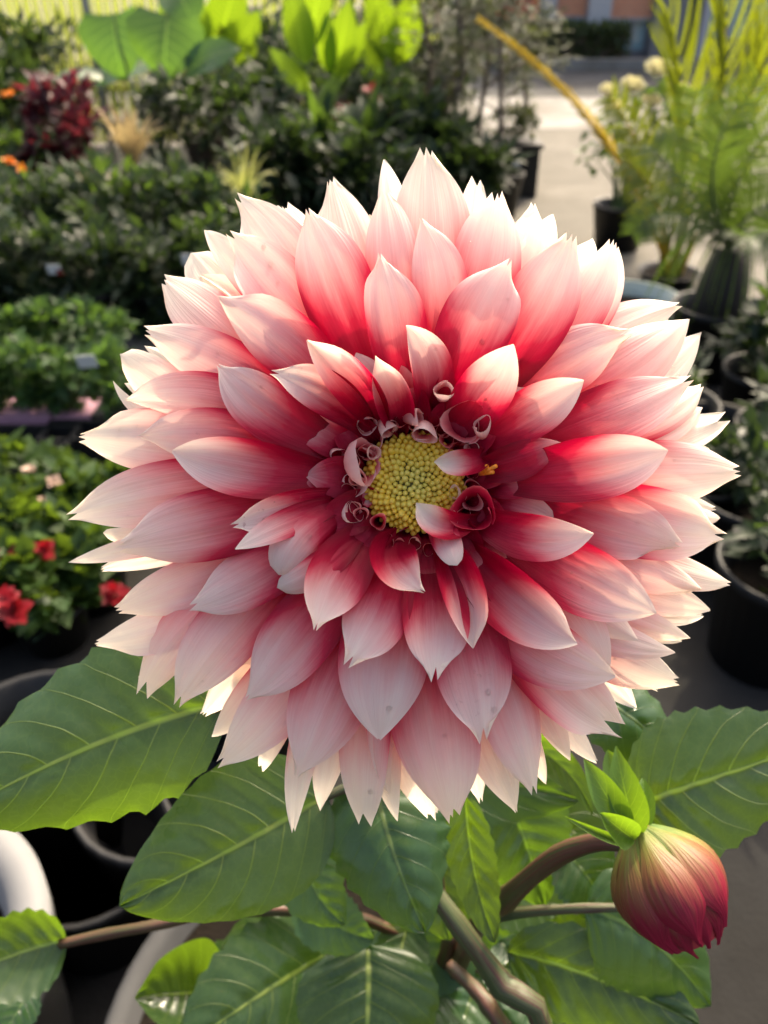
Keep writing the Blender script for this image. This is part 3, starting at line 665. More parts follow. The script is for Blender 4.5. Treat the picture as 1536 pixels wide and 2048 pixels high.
for i, (b_, m_2, t_, W_, fz) in enumerate((
    ((640,1800,.50),(560,1850,.49),(440,1900,.47),150,(-0.1,-0.7,0.7)), ((760,1850,.52),(700,1960,.50),(640,2080,.47),170,(-0.1,-0.72,0.68)),
    ((820,1840,.50),(800,1920,.49),(790,2020,.47),120,(0.2,-0.7,0.68)), ((1000,1880,.50),(1040,1960,.48),(1060,2070,.46),150,(0.2,-0.72,0.66)),
    ((960,1760,.52),(1040,1790,.50),(1140,1850,.49),150,(0.1,-0.7,0.7)), ((1130,1930,.47),(1230,2010,.45),(1320,2100,.44),170,(0.1,-0.72,0.68)),
    ((560,1960,.50),(470,2040,.48),(380,2130,.46),190,(-0.1,-0.74,0.66)), ((960,1950,.52),(930,2040,.50),(900,2140,.48),180,(0.0,-0.72,0.68)),
    ((1040,1600,.47),(1130,1650,.46),(1210,1740,.45),170,(0.2,-0.72,0.66)), ((600,1640,.43),(620,1760,.42),(690,1850,.42),150,(0.0,-0.75,0.65)),
    ((880,1640,.45),(880,1760,.44),(900,1880,.44),170,(0.1,-0.75,0.65)), ((700,1880,.55),(560,1930,.55),(420,1960,.54),190,(-0.1,-0.7,0.7)))):
    leaf(b_, m_2, t_, W_, (M_LEAF, M_LEAFD)[i % 2], fv(*fz), seed=60 + i)
# outer green bracts seen behind the petals
for (x0_, y0_, x1_, y1_, W) in ((1010,1380,1092,1452,60), (880,1330,910,1480,60), (700,1330,640,1470,60), (1180,1250,1330,1330,50)):
    leaf((x0_, y0_, .318), ((x0_+x1_)/2, (y0_+y1_)/2, .322), (x1_, y1_, .318), W, M_BRACT, AX, prof='lance', serr=0, na=16, nb=6)

# the bud
bud = mesh_obj("bud", *(lambda m: (m.v, m.f))((lambda: (lambda m: (m.tube([budbase, budbase + Vector((0, 0, -0.001))], 0.001, 6), m)[1])(MB()))()), M_BUD, dah)
bax = (P(1392, 1872, 0.322) - P(1285, 1668, 0.332)); BLn = bax.length; bax.normalize()
b0 = P(1278, 1658, 0.332); br_ = 100 * 0.325 / FPX
ba = bax.orthogonal().normalized(); bb = bax.cross(ba)
def budpt(u, a, k=1.0):                          # u 0..1 along the axis
    r = br_ * k * (0.22 + 0.78 * math.sin(math.pi / 2 * min(1.0, u / 0.5)) ** 0.9 if u < 0.5 else 1 - 0.50 * ((u - 0.5) / 0.5) ** 2)
    return b0 + bax * (BLn * 1.10 * u) + (ba * math.cos(a) + bb * math.sin(a)) * r
vs, fs = [], []
for i in range(13):
    for k in range(24): vs.append(budpt(i / 12 * 0.97, 2 * math.pi * k / 24, 0.90))
for i in range(12):
    for k in range(24): fs.append((i*24+k, i*24+(k+1)%24, (i+1)*24+(k+1)%24, (i+1)*24+k))
mesh_obj("bud_core", vs, fs, mat_plain("bud core", (0.30, 0.02, 0.03), 0.5, 0.3, 200), bud)
for ring, (n, k0, ue) in enumerate(((8, 0.90, 1.04), (8, 0.98, 1.0), (7, 1.06, 0.95))):
    for q in range(n):
        a0 = 2 * math.pi * (q + ring * 0.36) / n; da = 2 * math.pi / n * (0.8, 0.66, 0.56)[ring]
        vs, fs, uv = [], [], []; na, nb = 20, 8; ue2 = ue * rng.uniform(0.95, 1.04); ph = rng.uniform(0, 6)
        for i in range(na + 1):
            t = i / na; u = t * ue2
            wd_ = (0.55 + 0.45 * sm(t / 0.4)) * (1 - 0.86 * sm((t - 0.62) / 0.38))
            for j in range(nb + 1):
                b = -1 + 2 * j / nb
                vs.append(budpt(u, a0 + b * da * wd_, k0 + 0.11 * (1 - b * b) + 0.012 * math.cos(b * 7) + 0.02 * math.sin(6 * t + ph) * b + (0.04 * rng.random() if i == na else 0))); uv.append((t, b * 0.5 + 0.5))
        for i in range(na):
            for j in range(nb): fs.append((i*(nb+1)+j, (i+1)*(nb+1)+j, (i+1)*(nb+1)+j+1, i*(nb+1)+j+1))
        mesh_obj("bud_scale", vs, fs, M_BUD, bud, uv)
def bract(b, mdl, t, W, face=None, **o):
    B, M_, T_ = P(*b), P(*mdl), P(*t)
    kw = dict(prof='lance', tm=0.5, cup0=0.6, cup1=0.3, na=20, nb=8); kw.update(o)
    v, f, uv = blade(B, M_, T_, W * mdl[2] / FPX, face or (EYE - M_).normalized(), **kw); mesh_obj("bract", v, f, M_BRACT, bud, uv)
bract((1276,1672,.328), (1252,1590,.326), (1232,1492,.332), 74, seed=1)
bract((1262,1676,.326), (1212,1590,.325), (1168,1518,.330), 62, seed=2)
bract((1284,1670,.332), (1288,1600,.335), (1284,1556,.340), 44, seed=3)
bract((1268,1680,.322), (1236,1655,.312), (1200,1626,.312), 62, seed=4, cup0=0.9, cup1=0.8, fold=(0.8, 0))
bract((1262,1690,.322), (1200,1668,.316), (1128,1632,.318), 20, seed=5, cup0=0.8, cup1=0.8)
bract((1290,1664,.338), (1240,1560,.345), (1215,1500,.350), 66, seed=6)

# water drops on the petals
dv = []; me_d = bpy.data.meshes.new("water_drop")
bm = bmesh.new(); bmesh.ops.create_icosphere(bm, subdivisions=2, radius=1.0); bm.to_mesh(me_d); bm.free()
me_d.materials.append(M_WATER); me_d.polygons.foreach_set("use_smooth", [True] * len(me_d.polygons))
big = [p for p in petal_objs[:len(PETALS)] if len(p.data.vertices) == 29 * 21]
for k in range(90):
    i = rng.randrange(len(PETALS)); tx, ty, mx, my, W, L, o_ = PETALS[i]
    if W < 90 or (mx > 1000 and my < 700): continue
    me = petal_objs[i].data; row = rng.randint(15, 24); cl = rng.randint(4, 16); vtx = me.vertices[row * 21 + cl]
    o = bpy.data.objects.new("water_drop", me_d); COL.objects.link(o); o.parent = head
    s = rng.choice((2.4, 2.8, 3.2, 4.0, 5.4)) * PX
    nv = vtx.normal if vtx.normal.dot(AX) > 0 else -vtx.normal
    o.location = vtx.co + nv * s * 0.15; o.rotation_mode = 'QUATERNION'; o.rotation_quaternion = nv.to_track_quat('Z', 'Y'); o.scale = (s, s * rng.uniform(0.8, 1.2), s * 0.55)

# pots on the ground in front
def pot_prof(r, h, tp=0.8, lip=0.02, th=0.006):
    return [(0.001, 0.0), (r * tp, 0.0), (r * 0.985, h - lip), (r * 1.03, h - lip), (r * 1.04, h), (r * 1.04 - th, h + 0.002), (r - th * 1.5, h - 0.002), (r * 0.90 - th * 1.5, h * 0.70)]
def soil_disc(c, r, z):
    m = MB(); m.lathe((c[0], c[1], 0), [(0.001, z + 0.004), (r * 0.5, z + 0.006), (r, z)], 24); return m
pt = thing("plant_pot", "large grey round pot that holds the dahlia", "pot", (POT_C.x, POT_C.y, 0))
m = MB(); m.lathe(POT_C, pot_prof(POT_R, POT_Z, 0.82, 0.035, 0.007), 64); m.obj("pot_body", M_GREYPOT, pt)
soil_disc(POT_C, POT_R * 0.95, POT_Z - 0.022).obj("soil", M_SOIL, pt)
wc = Vector((-0.553, 0.42, 0)); 
pt = thing("plant_pot", "white round tub beside the dahlia's grey pot", "pot", wc)
m = MB(); m.lathe(wc, pot_prof(0.19, 0.25, 0.90, 0.05, 0.022), 56); m.obj("pot_body", M_WHITEPOT, pt)
soil_disc(wc, 0.175, 0.20).obj("soil", M_SOIL, pt)

# ------------------------------------------------------------------ background plants
F_DARK = mat_fol("dark shrub foliage", (0.0081, 0.0187, 0.0081), (0.0215, 0.0389, 0.0161), (0.0671, 0.1140, 0.0168), 0.35, 0.35)
F_MID = mat_fol("green shrub foliage", (0.0120, 0.0302, 0.0101), (0.0309, 0.0604, 0.0187), (0.1006, 0.1744, 0.0168), 0.4, 0.4)
F_HERB = mat_fol("herb foliage", (0.0201, 0.0503, 0.0134), (0.0436, 0.0939, 0.0255), (0.1207, 0.2281, 0.0268), 0.4, 0.45)
F_BEG = mat_fol("begonia foliage", (0.0148, 0.0416, 0.0094), (0.0402, 0.0805, 0.0134), (0.1342, 0.2147, 0.0134), 0.4, 0.4)
F_OLIVE = mat_fol("olive-green foliage", (0.0201, 0.0295, 0.0148), (0.0503, 0.0637, 0.0302), (0.1342, 0.1610, 0.0402), 0.35, 0.42, 0.12)
F_BURG = mat_fol("burgundy foliage", (0.0301, 0.0069, 0.0120), (0.0731, 0.0172, 0.0241), (0.2064, 0.0258, 0.0344), 0.35, 0.35)
F_PEACH = mat_fol("peach striped blades", (0.36, 0.25, 0.12), (0.44, 0.35, 0.18), (0.42, 0.32, 0.14), 0.35, 0.45)
F_YGRASS = mat_fol("yellow-green grass blades", (0.1720, 0.2064, 0.0516), (0.3268, 0.3268, 0.1204), (0.4730, 0.4988, 0.1204), 0.45, 0.45)
F_PALM = mat_fol("palm leaflets", (0.0516, 0.0946, 0.0155), (0.1462, 0.1548, 0.0172), (0.2580, 0.3096, 0.0103), 0.42, 0.35)
F_PALMD = mat_fol("dark palm leaflets", (0.0241, 0.0516, 0.0151), (0.0516, 0.0826, 0.0241), (0.1376, 0.2202, 0.0206), 0.4, 0.35)
F_GOLD = mat_fol("golden palm leaflets", (0.2924, 0.2064, 0.0172), (0.3956, 0.2924, 0.0258), (0.6450, 0.4472, 0.0258), 0.45, 0.35)
F_HEDGE = mat_fol("hedge foliage", (0.025, 0.045, 0.016), (0.06, 0.085, 0.03), (0.15, 0.2, 0.03), 0.3, 0.4)
M_BARK = mat_plain("bark", (0.10, 0.075, 0.055), 0.85, 0.35, 60, 0.6)
M_GSTEM = mat_plain("green stems", (0.07, 0.11, 0.03), 0.6, 0.2, 40)
M_TAG = mat_plain("white plastic label", (0.62, 0.63, 0.62), 0.4, 0.04)
M_TAGG = mat_plain("green picture label", (0.10, 0.30, 0.17), 0.4, 0.3, 50)
M_PINKPOT = mat_plain("pink plastic", (0.38, 0.20, 0.26), 0.5, 0.1)
M_CLEAR = mat_plain("pale green plastic tub", (0.28, 0.33, 0.30), 0.3, 0.1)
M_REDFL = mat_plain("red blossom", (0.22, 0.004, 0.010), 0.5, 0.3, 80, trans=0.25, tcol=(0.42, 0.01, 0.015))
M_PINKFL = mat_plain("pale pink blossom", (0.42, 0.30, 0.22), 0.5, 0.2, 80, trans=0.25, tcol=(0.7, 0.5, 0.4))
M_ORFL = mat_plain("orange blossom", (0.72, 0.24, 0.01), 0.5, 0.2, 80, trans=0.25, tcol=(0.8, 0.3, 0.01))
M_YROSE = mat_plain("yellow rose", (0.62, 0.58, 0.36), 0.5, 0.1, 60, trans=0.3, tcol=(0.7, 0.65, 0.35))
M_STEEL = mat_plain("galvanised steel", (0.42, 0.43, 0.44), 0.35, 0.1, 30, 0.05, metal=0.6)

def leaf_quad(m, p, d, nrm, L, W, droop=0.25):
    d = d.normalized(); s = d.cross(nrm)
    if s.length < 1e-4: s = d.orthogonal()
    s.normalize(); n = s.cross(d)
    q = p + d * L * 0.5 - n * W * 0.10; e = p + d * L - n * L * droop
    a = p + d * L * 0.45 + s * W * 0.5 + n * W * 0.12 - n * L * droop * 0.2
    c = p + d * L * 0.45 - s * W * 0.5 + n * W * 0.12 - n * L * droop * 0.2
    m.add([p, a, e, c, q - n * L * droop * 0.2], [(0, 4, 1), (1, 4, 2), (0, 3, 4), (3, 2, 4)])
def rv(rg):
    while True:
        v = Vector((rg.uniform(-1, 1), rg.uniform(-1, 1), rg.uniform(-1, 1)))
        if 0.05 < v.length < 1: return v
def foliage(rg, c, rad, n, L, W, clumps=14, upb=0.35):
    """leaves gathered on twig ends inside an uneven volume"""
    m = MB(); cl = []
    for k in range(clumps):
        v = rv(rg); v = v.normalized() * (0.45 + 0.55 * rg.random()); 
        cl.append((Vector((c.x + v.x * rad[0], c.y + v.y * rad[1], c.z + v.z * rad[2])), v))
    for k in range(n):
        p0, v = cl[k % clumps]; jit = rv(rg) * (0.30 * sum(rad) / 3)
        p = p0 + jit; d = (v * 0.6 + rv(rg) * 0.8 + Vector((0, 0, upb))).normalized()
        leaf_quad(m, p, d, Vector((rg.uniform(-.4, .4), rg.uniform(-.6, .2), 1)), L * rg.uniform(0.65, 1.25), W * rg.uniform(0.7, 1.2), rg.uniform(0.05, 0.45))
    return m, cl
def add_pot(t, c, r, h, mat=None, soil=True, seg=28):
    m = MB(); m.lathe((c[0], c[1], t.location.z), pot_prof(r, h, 0.78, h * 0.1, 0.004), seg); m.obj("pot", mat or M_BLACK, t)
    if soil: 
        s = MB(); s.lathe((c[0], c[1], t.location.z), [(0.001, h * 0.72 - 0.01), (r * 0.92, h * 0.72)], 20); s.obj("soil", M_SOIL, t)
def add_tag(t, p, w, h, mat, rz=0.0):
    m = MB(); c, s = math.cos(rz), math.sin(rz); q = []
    for (x, z) in ((-w, 0), (w, 0), (w, h), (-w, h)):
        for y in (-0.0008, 0.0008): q.append(Vector((p.x + x * c - y * s, p.y + x * s + y * c - z * 0.35, p.z + z)))
    m.add(q, [(0,2,4,6), (1,7,5,3), (0,1,3,2), (2,3,5,4), (4,5,7,6), (6,7,1,0)]); return m.obj("label_tag", mat, t, False)
def blossom(rg, c, r, n=9):
    m = MB()
    for k in range(n):
        v = rv(rg).normalized(); v.z = abs(v.z) * 0.9 + 0.05; v.y -= 0.25
        leaf_quad(m, c + v * r * 0.15, v, Vector((0, -0.4, 1)), r * rg.uniform(0.8, 1.1), r * 1.0, 0.25)
    return m
SEED = [100]
def shrub(label, px, py, Y, rad, n, L, W, mat, cat="shrub", group=None, pot=(0.11, 0.17), clumps=16, upb=0.35, flowers=None, tags=(), name="potted_shrub", potmat=None, trunk=0.006, zmin=None):
    SEED[0] += 1; rg = random.Random(SEED[0])
    c = atY(px, py, Y); t = thing(name, label, cat, (c.x, c.y, 0), group)
    if zmin is not None: c.z = max(c.z, zmin)
    add_pot(t, (c.x, c.y), *pot, mat=potmat)
    m, cl = foliage(rg, c, rad, n, L, W, clumps, upb); m.obj("foliage", mat, t, kind="stuff")
    st = MB(); z0 = pot[1] - 0.03
    for (p, v) in cl:
        b0_ = Vector((c.x + rg.uniform(-.3, .3) * pot[0], c.y + rg.uniform(-.3, .3) * pot[0], z0))
        md = (b0_ + p) / 2 + Vector((0, 0, 0.02)); st.tube([b0_, md, p], [trunk, trunk * 0.7, trunk * 0.35], 5, False)
    st.obj("stems", M_GSTEM if trunk < 0.008 else M_BARK, t)
    if flowers:
        fm, cnt, fr, spots = flowers
        for k in range(cnt):
            if spots: q = atY(spots[k][0], spots[k][1], Y - rad[1] * 1.6)
            else:
                v = rv(rg).normalized(); v.z = abs(v.z); v.y = -abs(v.y); q = c + Vector((v.x * rad[0], v.y * rad[1], v.z * rad[2]))
            blossom(rg, q, fr * rg.uniform(0.8, 1.25), 14).obj("blossom", fm, t)
    for (tx, ty, w, h, mt) in tags: add_tag(t, atY(tx, ty, Y - rad[1]), w, h, mt, rg.uniform(-.5, .5))
    return t
def blades(label, px, py, Y, n, length, width, mat, spread=0.8, cat="plant", name="bladed_plant", pot=(0.1, 0.16), zb=None, group=None, droop=0.35, lenvar=0.3):
    SEED[0] += 1; rg = random.Random(SEED[0])
    c = atY(px, py, Y); t = thing(name, label, cat, (c.x, c.y, 0), group); z = c.z if zb is None else zb
    hgt = max(0.06, z) ; add_pot(t, (c.x, c.y), pot[0], min(pot[1], hgt))
    if hgt > pot[1] + 0.03:
        m = MB(); m.tube([(c.x, c.y, pot[1] - 0.03), (c.x, c.y, hgt)], 0.012, 7); m.obj("stem", M_GSTEM, t)
    B = Vector((c.x, c.y, hgt - 0.02))
    for k in range(n):
        a = 2 * math.pi * (k + rg.random() * 0.6) / n; tl = spread * rg.uniform(0.25, 1.0)
        d = Vector((math.cos(a) * math.sin(tl), math.sin(a) * math.sin(tl), math.cos(tl))); l = length * rg.uniform(1 - lenvar, 1 + lenvar * 0.5)
        T_ = B + d * l - Vector((0, 0, l * droop * math.sin(tl))); M_ = B + d * l * 0.55 + Vector((0, 0, 0.04 * l))
        v, f, uv = blade(B, M_, T_, width * rg.uniform(0.8, 1.2), (Vector((0, 0, 1)) - d * 0.3 + Vector((0, -0.2, 0))).normalized(), 8, 2, prof='strap', tm=0.55, cup0=0.6, cup1=0.3)
        mesh_obj("leaf", v, f, mat, t, uv)
    return t

# translucent slatted fence along the back
M_SLAT = mat_plain("sunlit pale bamboo slat", (0.40, 0.42, 0.20), 0.6, 0.25, 8, 0.2, trans=0.6, tcol=(0.75, 0.80, 0.32))
FY = 6.6
fe = thing("slat_fence", "pale yellow-green fence of upright bamboo slats behind the plants", "fence", (-1.6, FY, 0))
xx = atY(-420, 40, FY).x; xe = atY(880, 120, FY).x; rg = random.Random(3); n = 0
while xx < xe:
    w = rg.uniform(0.040, 0.056); m = MB()
    m.tube([(xx + w / 2 + rg.uniform(-.006, .006), FY, 0.02), (xx + w / 2, FY + rg.uniform(-.01, .01), 0.8), (xx + w / 2 + rg.uniform(-.006, .006), FY, 1.75 + rg.uniform(-.03, .03))], w / 2, 7)
    m.obj("slat", M_SLAT, fe); xx += w + rg.uniform(0.010, 0.020)
for z in (0.35, 1.45):
    m = MB(); m.box((atY(-420, 40, FY).x, FY + 0.03, z), (xe, FY + 0.07, z + 0.06)); m.obj("rail", M_BARK, fe, False)

# steel post
a = atY(205, 190, 4.9); m = MB()
po = thing("steel_post", "thin galvanised steel post in front of the slat fence", "post", (a.x, 4.9, 0))
m.tube([(a.x, 4.9, 0), (a.x - 0.012, 4.9, 2.2)], 0.022, 14); m.obj("pole", M_STEEL, po)
m = MB(); m.lathe((a.x, 4.9, 0), [(0.001, 0.012), (0.07, 0.012), (0.07, 0.0)], 20); m.obj("base_plate", M_STEEL, po)

# elephant ears and cannas
def big_leaf_plant(name, label, cat, base, Y, leaves, mat, prof, pot=(0.16, 0.24), pr=0.010):
    c = atY(base[0], base[1], Y); t = thing(name, label, cat, (c.x, c.y, 0)); add_pot(t, (c.x, c.y), *pot)
    B0 = Vector((c.x, c.y, pot[1] - 0.03))
    for i, (bx, by, tx, ty, W, fvv, dY) in enumerate(leaves):
        b = atY(bx, by, Y + dY); e = atY(tx, ty, Y + dY - 0.08); mid = (b + e) / 2 + Vector(fvv).normalized() * 0.03
        v, f, uv = blade(b, mid, e, W, Vector(fvv).normalized(), 22, 10, prof=prof, tm=0.5, cup0=0.3, cup1=-0.1, wave=0.03, seed=i)
        lf = mesh_obj("leaf", v, f, mat, t, uv)
        m = MB(); q = (B0 + b) / 2 + Vector(((b.x - B0.x) * 0.15, 0, 0.06)); m.tube([B0, q, b], [pr, pr * 0.8, pr * 0.55], 7, False); m.obj("leaf_stalk", M_GSTEM, lf)
    return t
big_leaf_plant("elephant_ear", "large elephant ear plant with broad heart-shaped green leaves by the steel post", "elephant ear", (320, 330), 4.5,
  [(335,25,330,165,0.36,(0.1,-0.9,0.35),0), (225,25,250,165,0.36,(-0.2,-0.8,0.5),0.25), (372,140,480,100,0.21,(0.1,-0.6,0.7),-0.1), (205,160,105,165,0.16,(-0.1,-0.3,0.9),-0.3),
   (300,120,185,175,0.26,(-0.3,-0.5,0.7),0.3), (350,-30,390,55,0.24,(0.2,-0.9,0.2),0.4), (330,175,300,235,0.20,(0,-0.4,0.9),0.2)], M_EAR, 'heart')
big_leaf_plant("canna_plant", "tall canna with upright glowing yellow-green leaves", "canna", (615, 265), 4.7,
  [(612,130,575,-40,0.16,(0.2,-0.9,0.2),0), (614,100,660,-80,0.18,(-0.2,-0.9,0.2),0.1), (620,190,540,95,0.11,(-0.3,-0.7,0.6),0)], M_CANNA, 'lance', (0.13, 0.22), 0.012)
big_leaf_plant("canna_plant", "short bright canna with lit leaf tops beside the taller canna", "canna", (665, 275), 4.8,
  [(668,160,700,-5,0.17,(0.1,-0.9,0.2),0), (662,170,735,40,0.12,(0.3,-0.8,0.4),0.1), (660,150,655,20,0.11,(-0.2,-0.9,0.3),0)], M_CANNA, 'lance', (0.13, 0.22), 0.011)
big_leaf_plant("canna_plant", "broad-leaved canna rising behind the elephant ear", "canna", (420, 300), 5.4,
  [(400,110,330,-50,0.30,(0,-0.9,0.2),0), (430,120,480,-60,0.26,(0.1,-0.9,0.2),0.1), (440,150,520,20,0.22,(0.3,-0.8,0.3),0)], M_CANNA, 'lance', (0.15, 0.24), 0.013)
big_leaf_plant("canna_plant", "canna with long arching leaves in front of the dark trees", "canna", (790, 280), 5.2,
  [(780,120,740,-60,0.18,(0,-0.9,0.2),0), (790,130,830,-30,0.2,(0.2,-0.9,0.2),0.1), (770,160,690,60,0.16,(-0.3,-0.8,0.4),0)], M_CANNA, 'lance', (0.14, 0.24), 0.012)
for i, (px, py, Y, rad, lab) in enumerate((
    (30, 130, 5.4, (0.36, 0.3, 0.26), "tall dark shrub at the left end of the slat fence"),
    (20, 230, 4.4, (0.40, 0.3, 0.26), "dark glossy shrub between the marigolds and the slat fence"),
    (480, 150, 5.6, (0.5, 0.3, 0.34), "dark leafy shrub between the two broad cannas"),
    (560, 190, 5.2, (0.42, 0.3, 0.26), "low dark shrub at the feet of the tall canna"),
    (760, 120, 5.6, (0.45, 0.35, 0.42), "dark bushy shrub behind the red blossoms"),
    (430, 230, 4.4, (0.42, 0.3, 0.20), "deep green shrub below the elephant ear"),
    (560, 330, 3.9, (0.30, 0.2, 0.15), "low dark shrub between the grass clump and the strap-leaved plant"),
    (690, 345, 3.9, (0.28, 0.2, 0.14), "dark shrub in front of the strap-leaved plants"),
    (820, 300, 4.4, (0.30, 0.2, 0.18), "dark shrub at the foot of the slim trees"),
    (910, 320, 4.2, (0.28, 0.2, 0.15), "dark shrub between the slim trees and the planter tub"),
    (880, 60, 6.0, (0.5, 0.3, 0.4), "tall dark shrub behind the slim trees"),
    (640, 190, 5.8, (0.5, 0.3, 0.36), "tall dark shrub behind the canna stalks"))):
    shrub(lab, px, py, Y, rad, 900, 0.10, 0.040, F_DARK, pot=(0.15, 0.22), clumps=34, trunk=0.009)
shrub("shrub with small red blossoms between the canna and the dark trees", 725, 205, 4.9, (0.26, 0.2, 0.2), 380, 0.10, 0.035, F_MID, "flowering shrub", pot=(0.12, 0.2), clumps=20, name="flowering_shrub",
      flowers=(M_REDFL, 5, 0.045, ((740,183),(690,224),(752,200),(700,235),(676,240))))
# strappy plants in the middle
blades("strap-leaved green plant below the canna", 640, 300, 4.0, 22, 0.34, 0.04, F_MID, 0.9, name="strap_plant", pot=(0.1, 0.16))
blades("broad strap-leaved plant beside the black planter", 735, 300, 4.3, 20, 0.36, 0.05, F_MID, 1.0, name="strap_plant", pot=(0.1, 0.16))
blades("peach and cream striped blade plant in front of the elephant ear", 268, 335, 3.75, 24, 0.30, 0.030, F_PEACH, 0.75, "bromeliad", "bromeliad", (0.1, 0.18))
blades("small pale striped blade plant below the peach one", 205, 385, 3.5, 12, 0.20, 0.022, F_PEACH, 0.8, "bromeliad", "bromeliad", (0.09, 0.14))
blades("yellow-green variegated grass clump above the shrub row", 490, 405, 3.4, 46, 0.26, 0.012, F_YGRASS, 0.9, "grass", "grass_clump", (0.1, 0.16), droop=0.5)
shrub("burgundy-leaved shrub to the left of the peach bromeliad", 130, 285, 3.9, (0.20, 0.17, 0.24), 520, 0.085, 0.048, F_BURG, pot=(0.12, 0.18), clumps=26, name="burgundy_shrub")
m = bpy.data.objects[-1]
shrub("orange marigold plant next to the burgundy shrub", 18, 330, 3.7, (0.20, 0.16, 0.18), 420, 0.07, 0.03, F_MID, "marigold", pot=(0.12, 0.18), clumps=24, name="marigold_plant",
      flowers=(M_ORFL, 3, 0.026, ((22, 328), (45, 342), (15, 322))))
shrub("yellow-flowered marigold further back towards the fence", 14, 205, 4.2, (0.16, 0.14, 0.14), 260, 0.07, 0.03, F_MID, "marigold", pot=(0.12, 0.18), clumps=16, name="marigold_plant",
      flowers=(M_ORFL, 2, 0.024, ((22, 188), (12, 192))))
# row of shrubs
GRP = "row of potted green shrubs"
for i, (px, py, Y, rad, mt, tags, lab) in enumerate((
    (20, 455, 3.15, (0.24, 0.18, 0.16), F_MID, (), "mid green potted shrub at the outer end of the shrub row"),
    (110, 430, 3.3, (0.24, 0.18, 0.17), F_DARK, (), "dark potted shrub below the burgundy plant"),
    (215, 440, 3.2, (0.24, 0.18, 0.17), F_MID, ((160, 545, 0.018, 0.05, M_TAG),), "potted shrub with a tall white plant label"),
    (330, 420, 3.3, (0.25, 0.18, 0.16), F_DARK, (), "dark shrub below the peach bromeliad in the shrub row"),
    (420, 460, 3.2, (0.25, 0.18, 0.18), F_MID, ((268, 490, 0.03, 0.03, M_TAG),), "potted shrub below the yellow-green grass"),
    (70, 545, 2.85, (0.25, 0.16, 0.16), F_DARK, ((112, 548, 0.022, 0.035, M_TAG), (120, 550, 0.012, 0.02, M_REDFL)), "dark potted shrub with a red and white picture label"),
    (190, 560, 2.85, (0.24, 0.16, 0.16), F_DARK, (), "dark potted shrub right behind the herb trays"),
    (300, 570, 2.85, (0.24, 0.16, 0.16), F_DARK, ((378, 530, 0.02, 0.04, M_TAG),), "dark potted shrub with a pale label beside the flower"),
    (400, 560, 2.9, (0.2, 0.16, 0.16), F_DARK, (), "dark potted shrub hidden partly by the dahlia flower"),
    (-110, 440, 3.2, (0.25, 0.18, 0.17), F_MID, (), "leafy potted shrub beyond the outer end of the shrub row"),
    (-60, 560, 2.85, (0.25, 0.16, 0.16), F_DARK, (), "low dark potted shrub behind the outermost herb punnet"))):
    shrub(lab, px, py, Y, rad, 620, 0.075, 0.026, mt, group=GRP, pot=(0.10, 0.15), clumps=34, tags=tags, zmin=0.2)
# black shelf below the shrubs, herb punnets in front of it
hz = 0.0
tr_i = 0
for (px, py, lab, pm) in ((-10, 790, "punnet of leafy herbs at the end of the herb row", M_PINKPOT), (70, 800, "pink punnet of green herbs above the begonias", M_PINKPOT), (150, 790, "herb punnet in a pink pot by the white label", M_PINKPOT), (222, 770, "herb punnet nearest to the dahlia petals", M_BLACK),
                     (20, 700, "back herb punnet with grey-green tops", M_BLACK), (110, 705, "back herb punnet behind the pink pots", M_BLACK), (200, 695, "tall back herb punnet with pale leaf tips", M_BLACK)):
    SEED[0] += 1; rg = random.Random(SEED[0]); Y = 2.05 if py > 750 else 2.38
    c = atY(px, py, Y); t = thing("herb_punnet", lab, "herb", (c.x, Y, 0), "herb punnets")
    m = MB(); m.box((c.x - 0.055, Y - 0.055, 0.0), (c.x + 0.055, Y + 0.055, 0.075)); m.obj("pot", pm, t, False)
    m, cl = foliage(rg, Vector((c.x, Y, 0.165)), (0.085, 0.085, 0.085), 330, 0.042, 0.026, 26, 0.5); m.obj("foliage", F_HERB, t, kind="stuff")
    st = MB()
    for (p, v) in cl: st.tube([(c.x + v.x * 0.03, Y + v.y * 0.03, 0.07), p], [0.002, 0.0012], 4, False)
    st.obj("stems", M_GSTEM, t)
    if lab.startswith("herb punnet in"): add_tag(t, atY(178, 735, Y - 0.08), 0.024, 0.04, M_TAG, 0.2)
for (px, Y, lab) in ((40, 1.90, "long black seedling tray in front of the herb punnets"), (215, 1.93, "black seedling tray end beside the dahlia petals")):
    c = atY(px, 890, Y); t = thing("seedling_tray", lab, "tray", (c.x, Y, 0), None)
    m = MB(); m.box((c.x - 0.16, Y - 0.07, 0.0), (c.x + 0.16, Y + 0.045, 0.012)); m.obj("tray_base", M_BLACK, t, False)
    for (a0_, a1_) in (((-0.16, -0.07), (0.16, -0.058)), ((-0.16, 0.033), (0.16, 0.045)), ((-0.16, -0.058), (-0.148, 0.033)), ((0.148, -0.058), (0.16, 0.033))):
        m = MB(); m.box((c.x + a0_[0], Y + a0_[1], 0.012), (c.x + a1_[0], Y + a1_[1], 0.075)); m.obj("tray_side", M_BLACK, t, False)
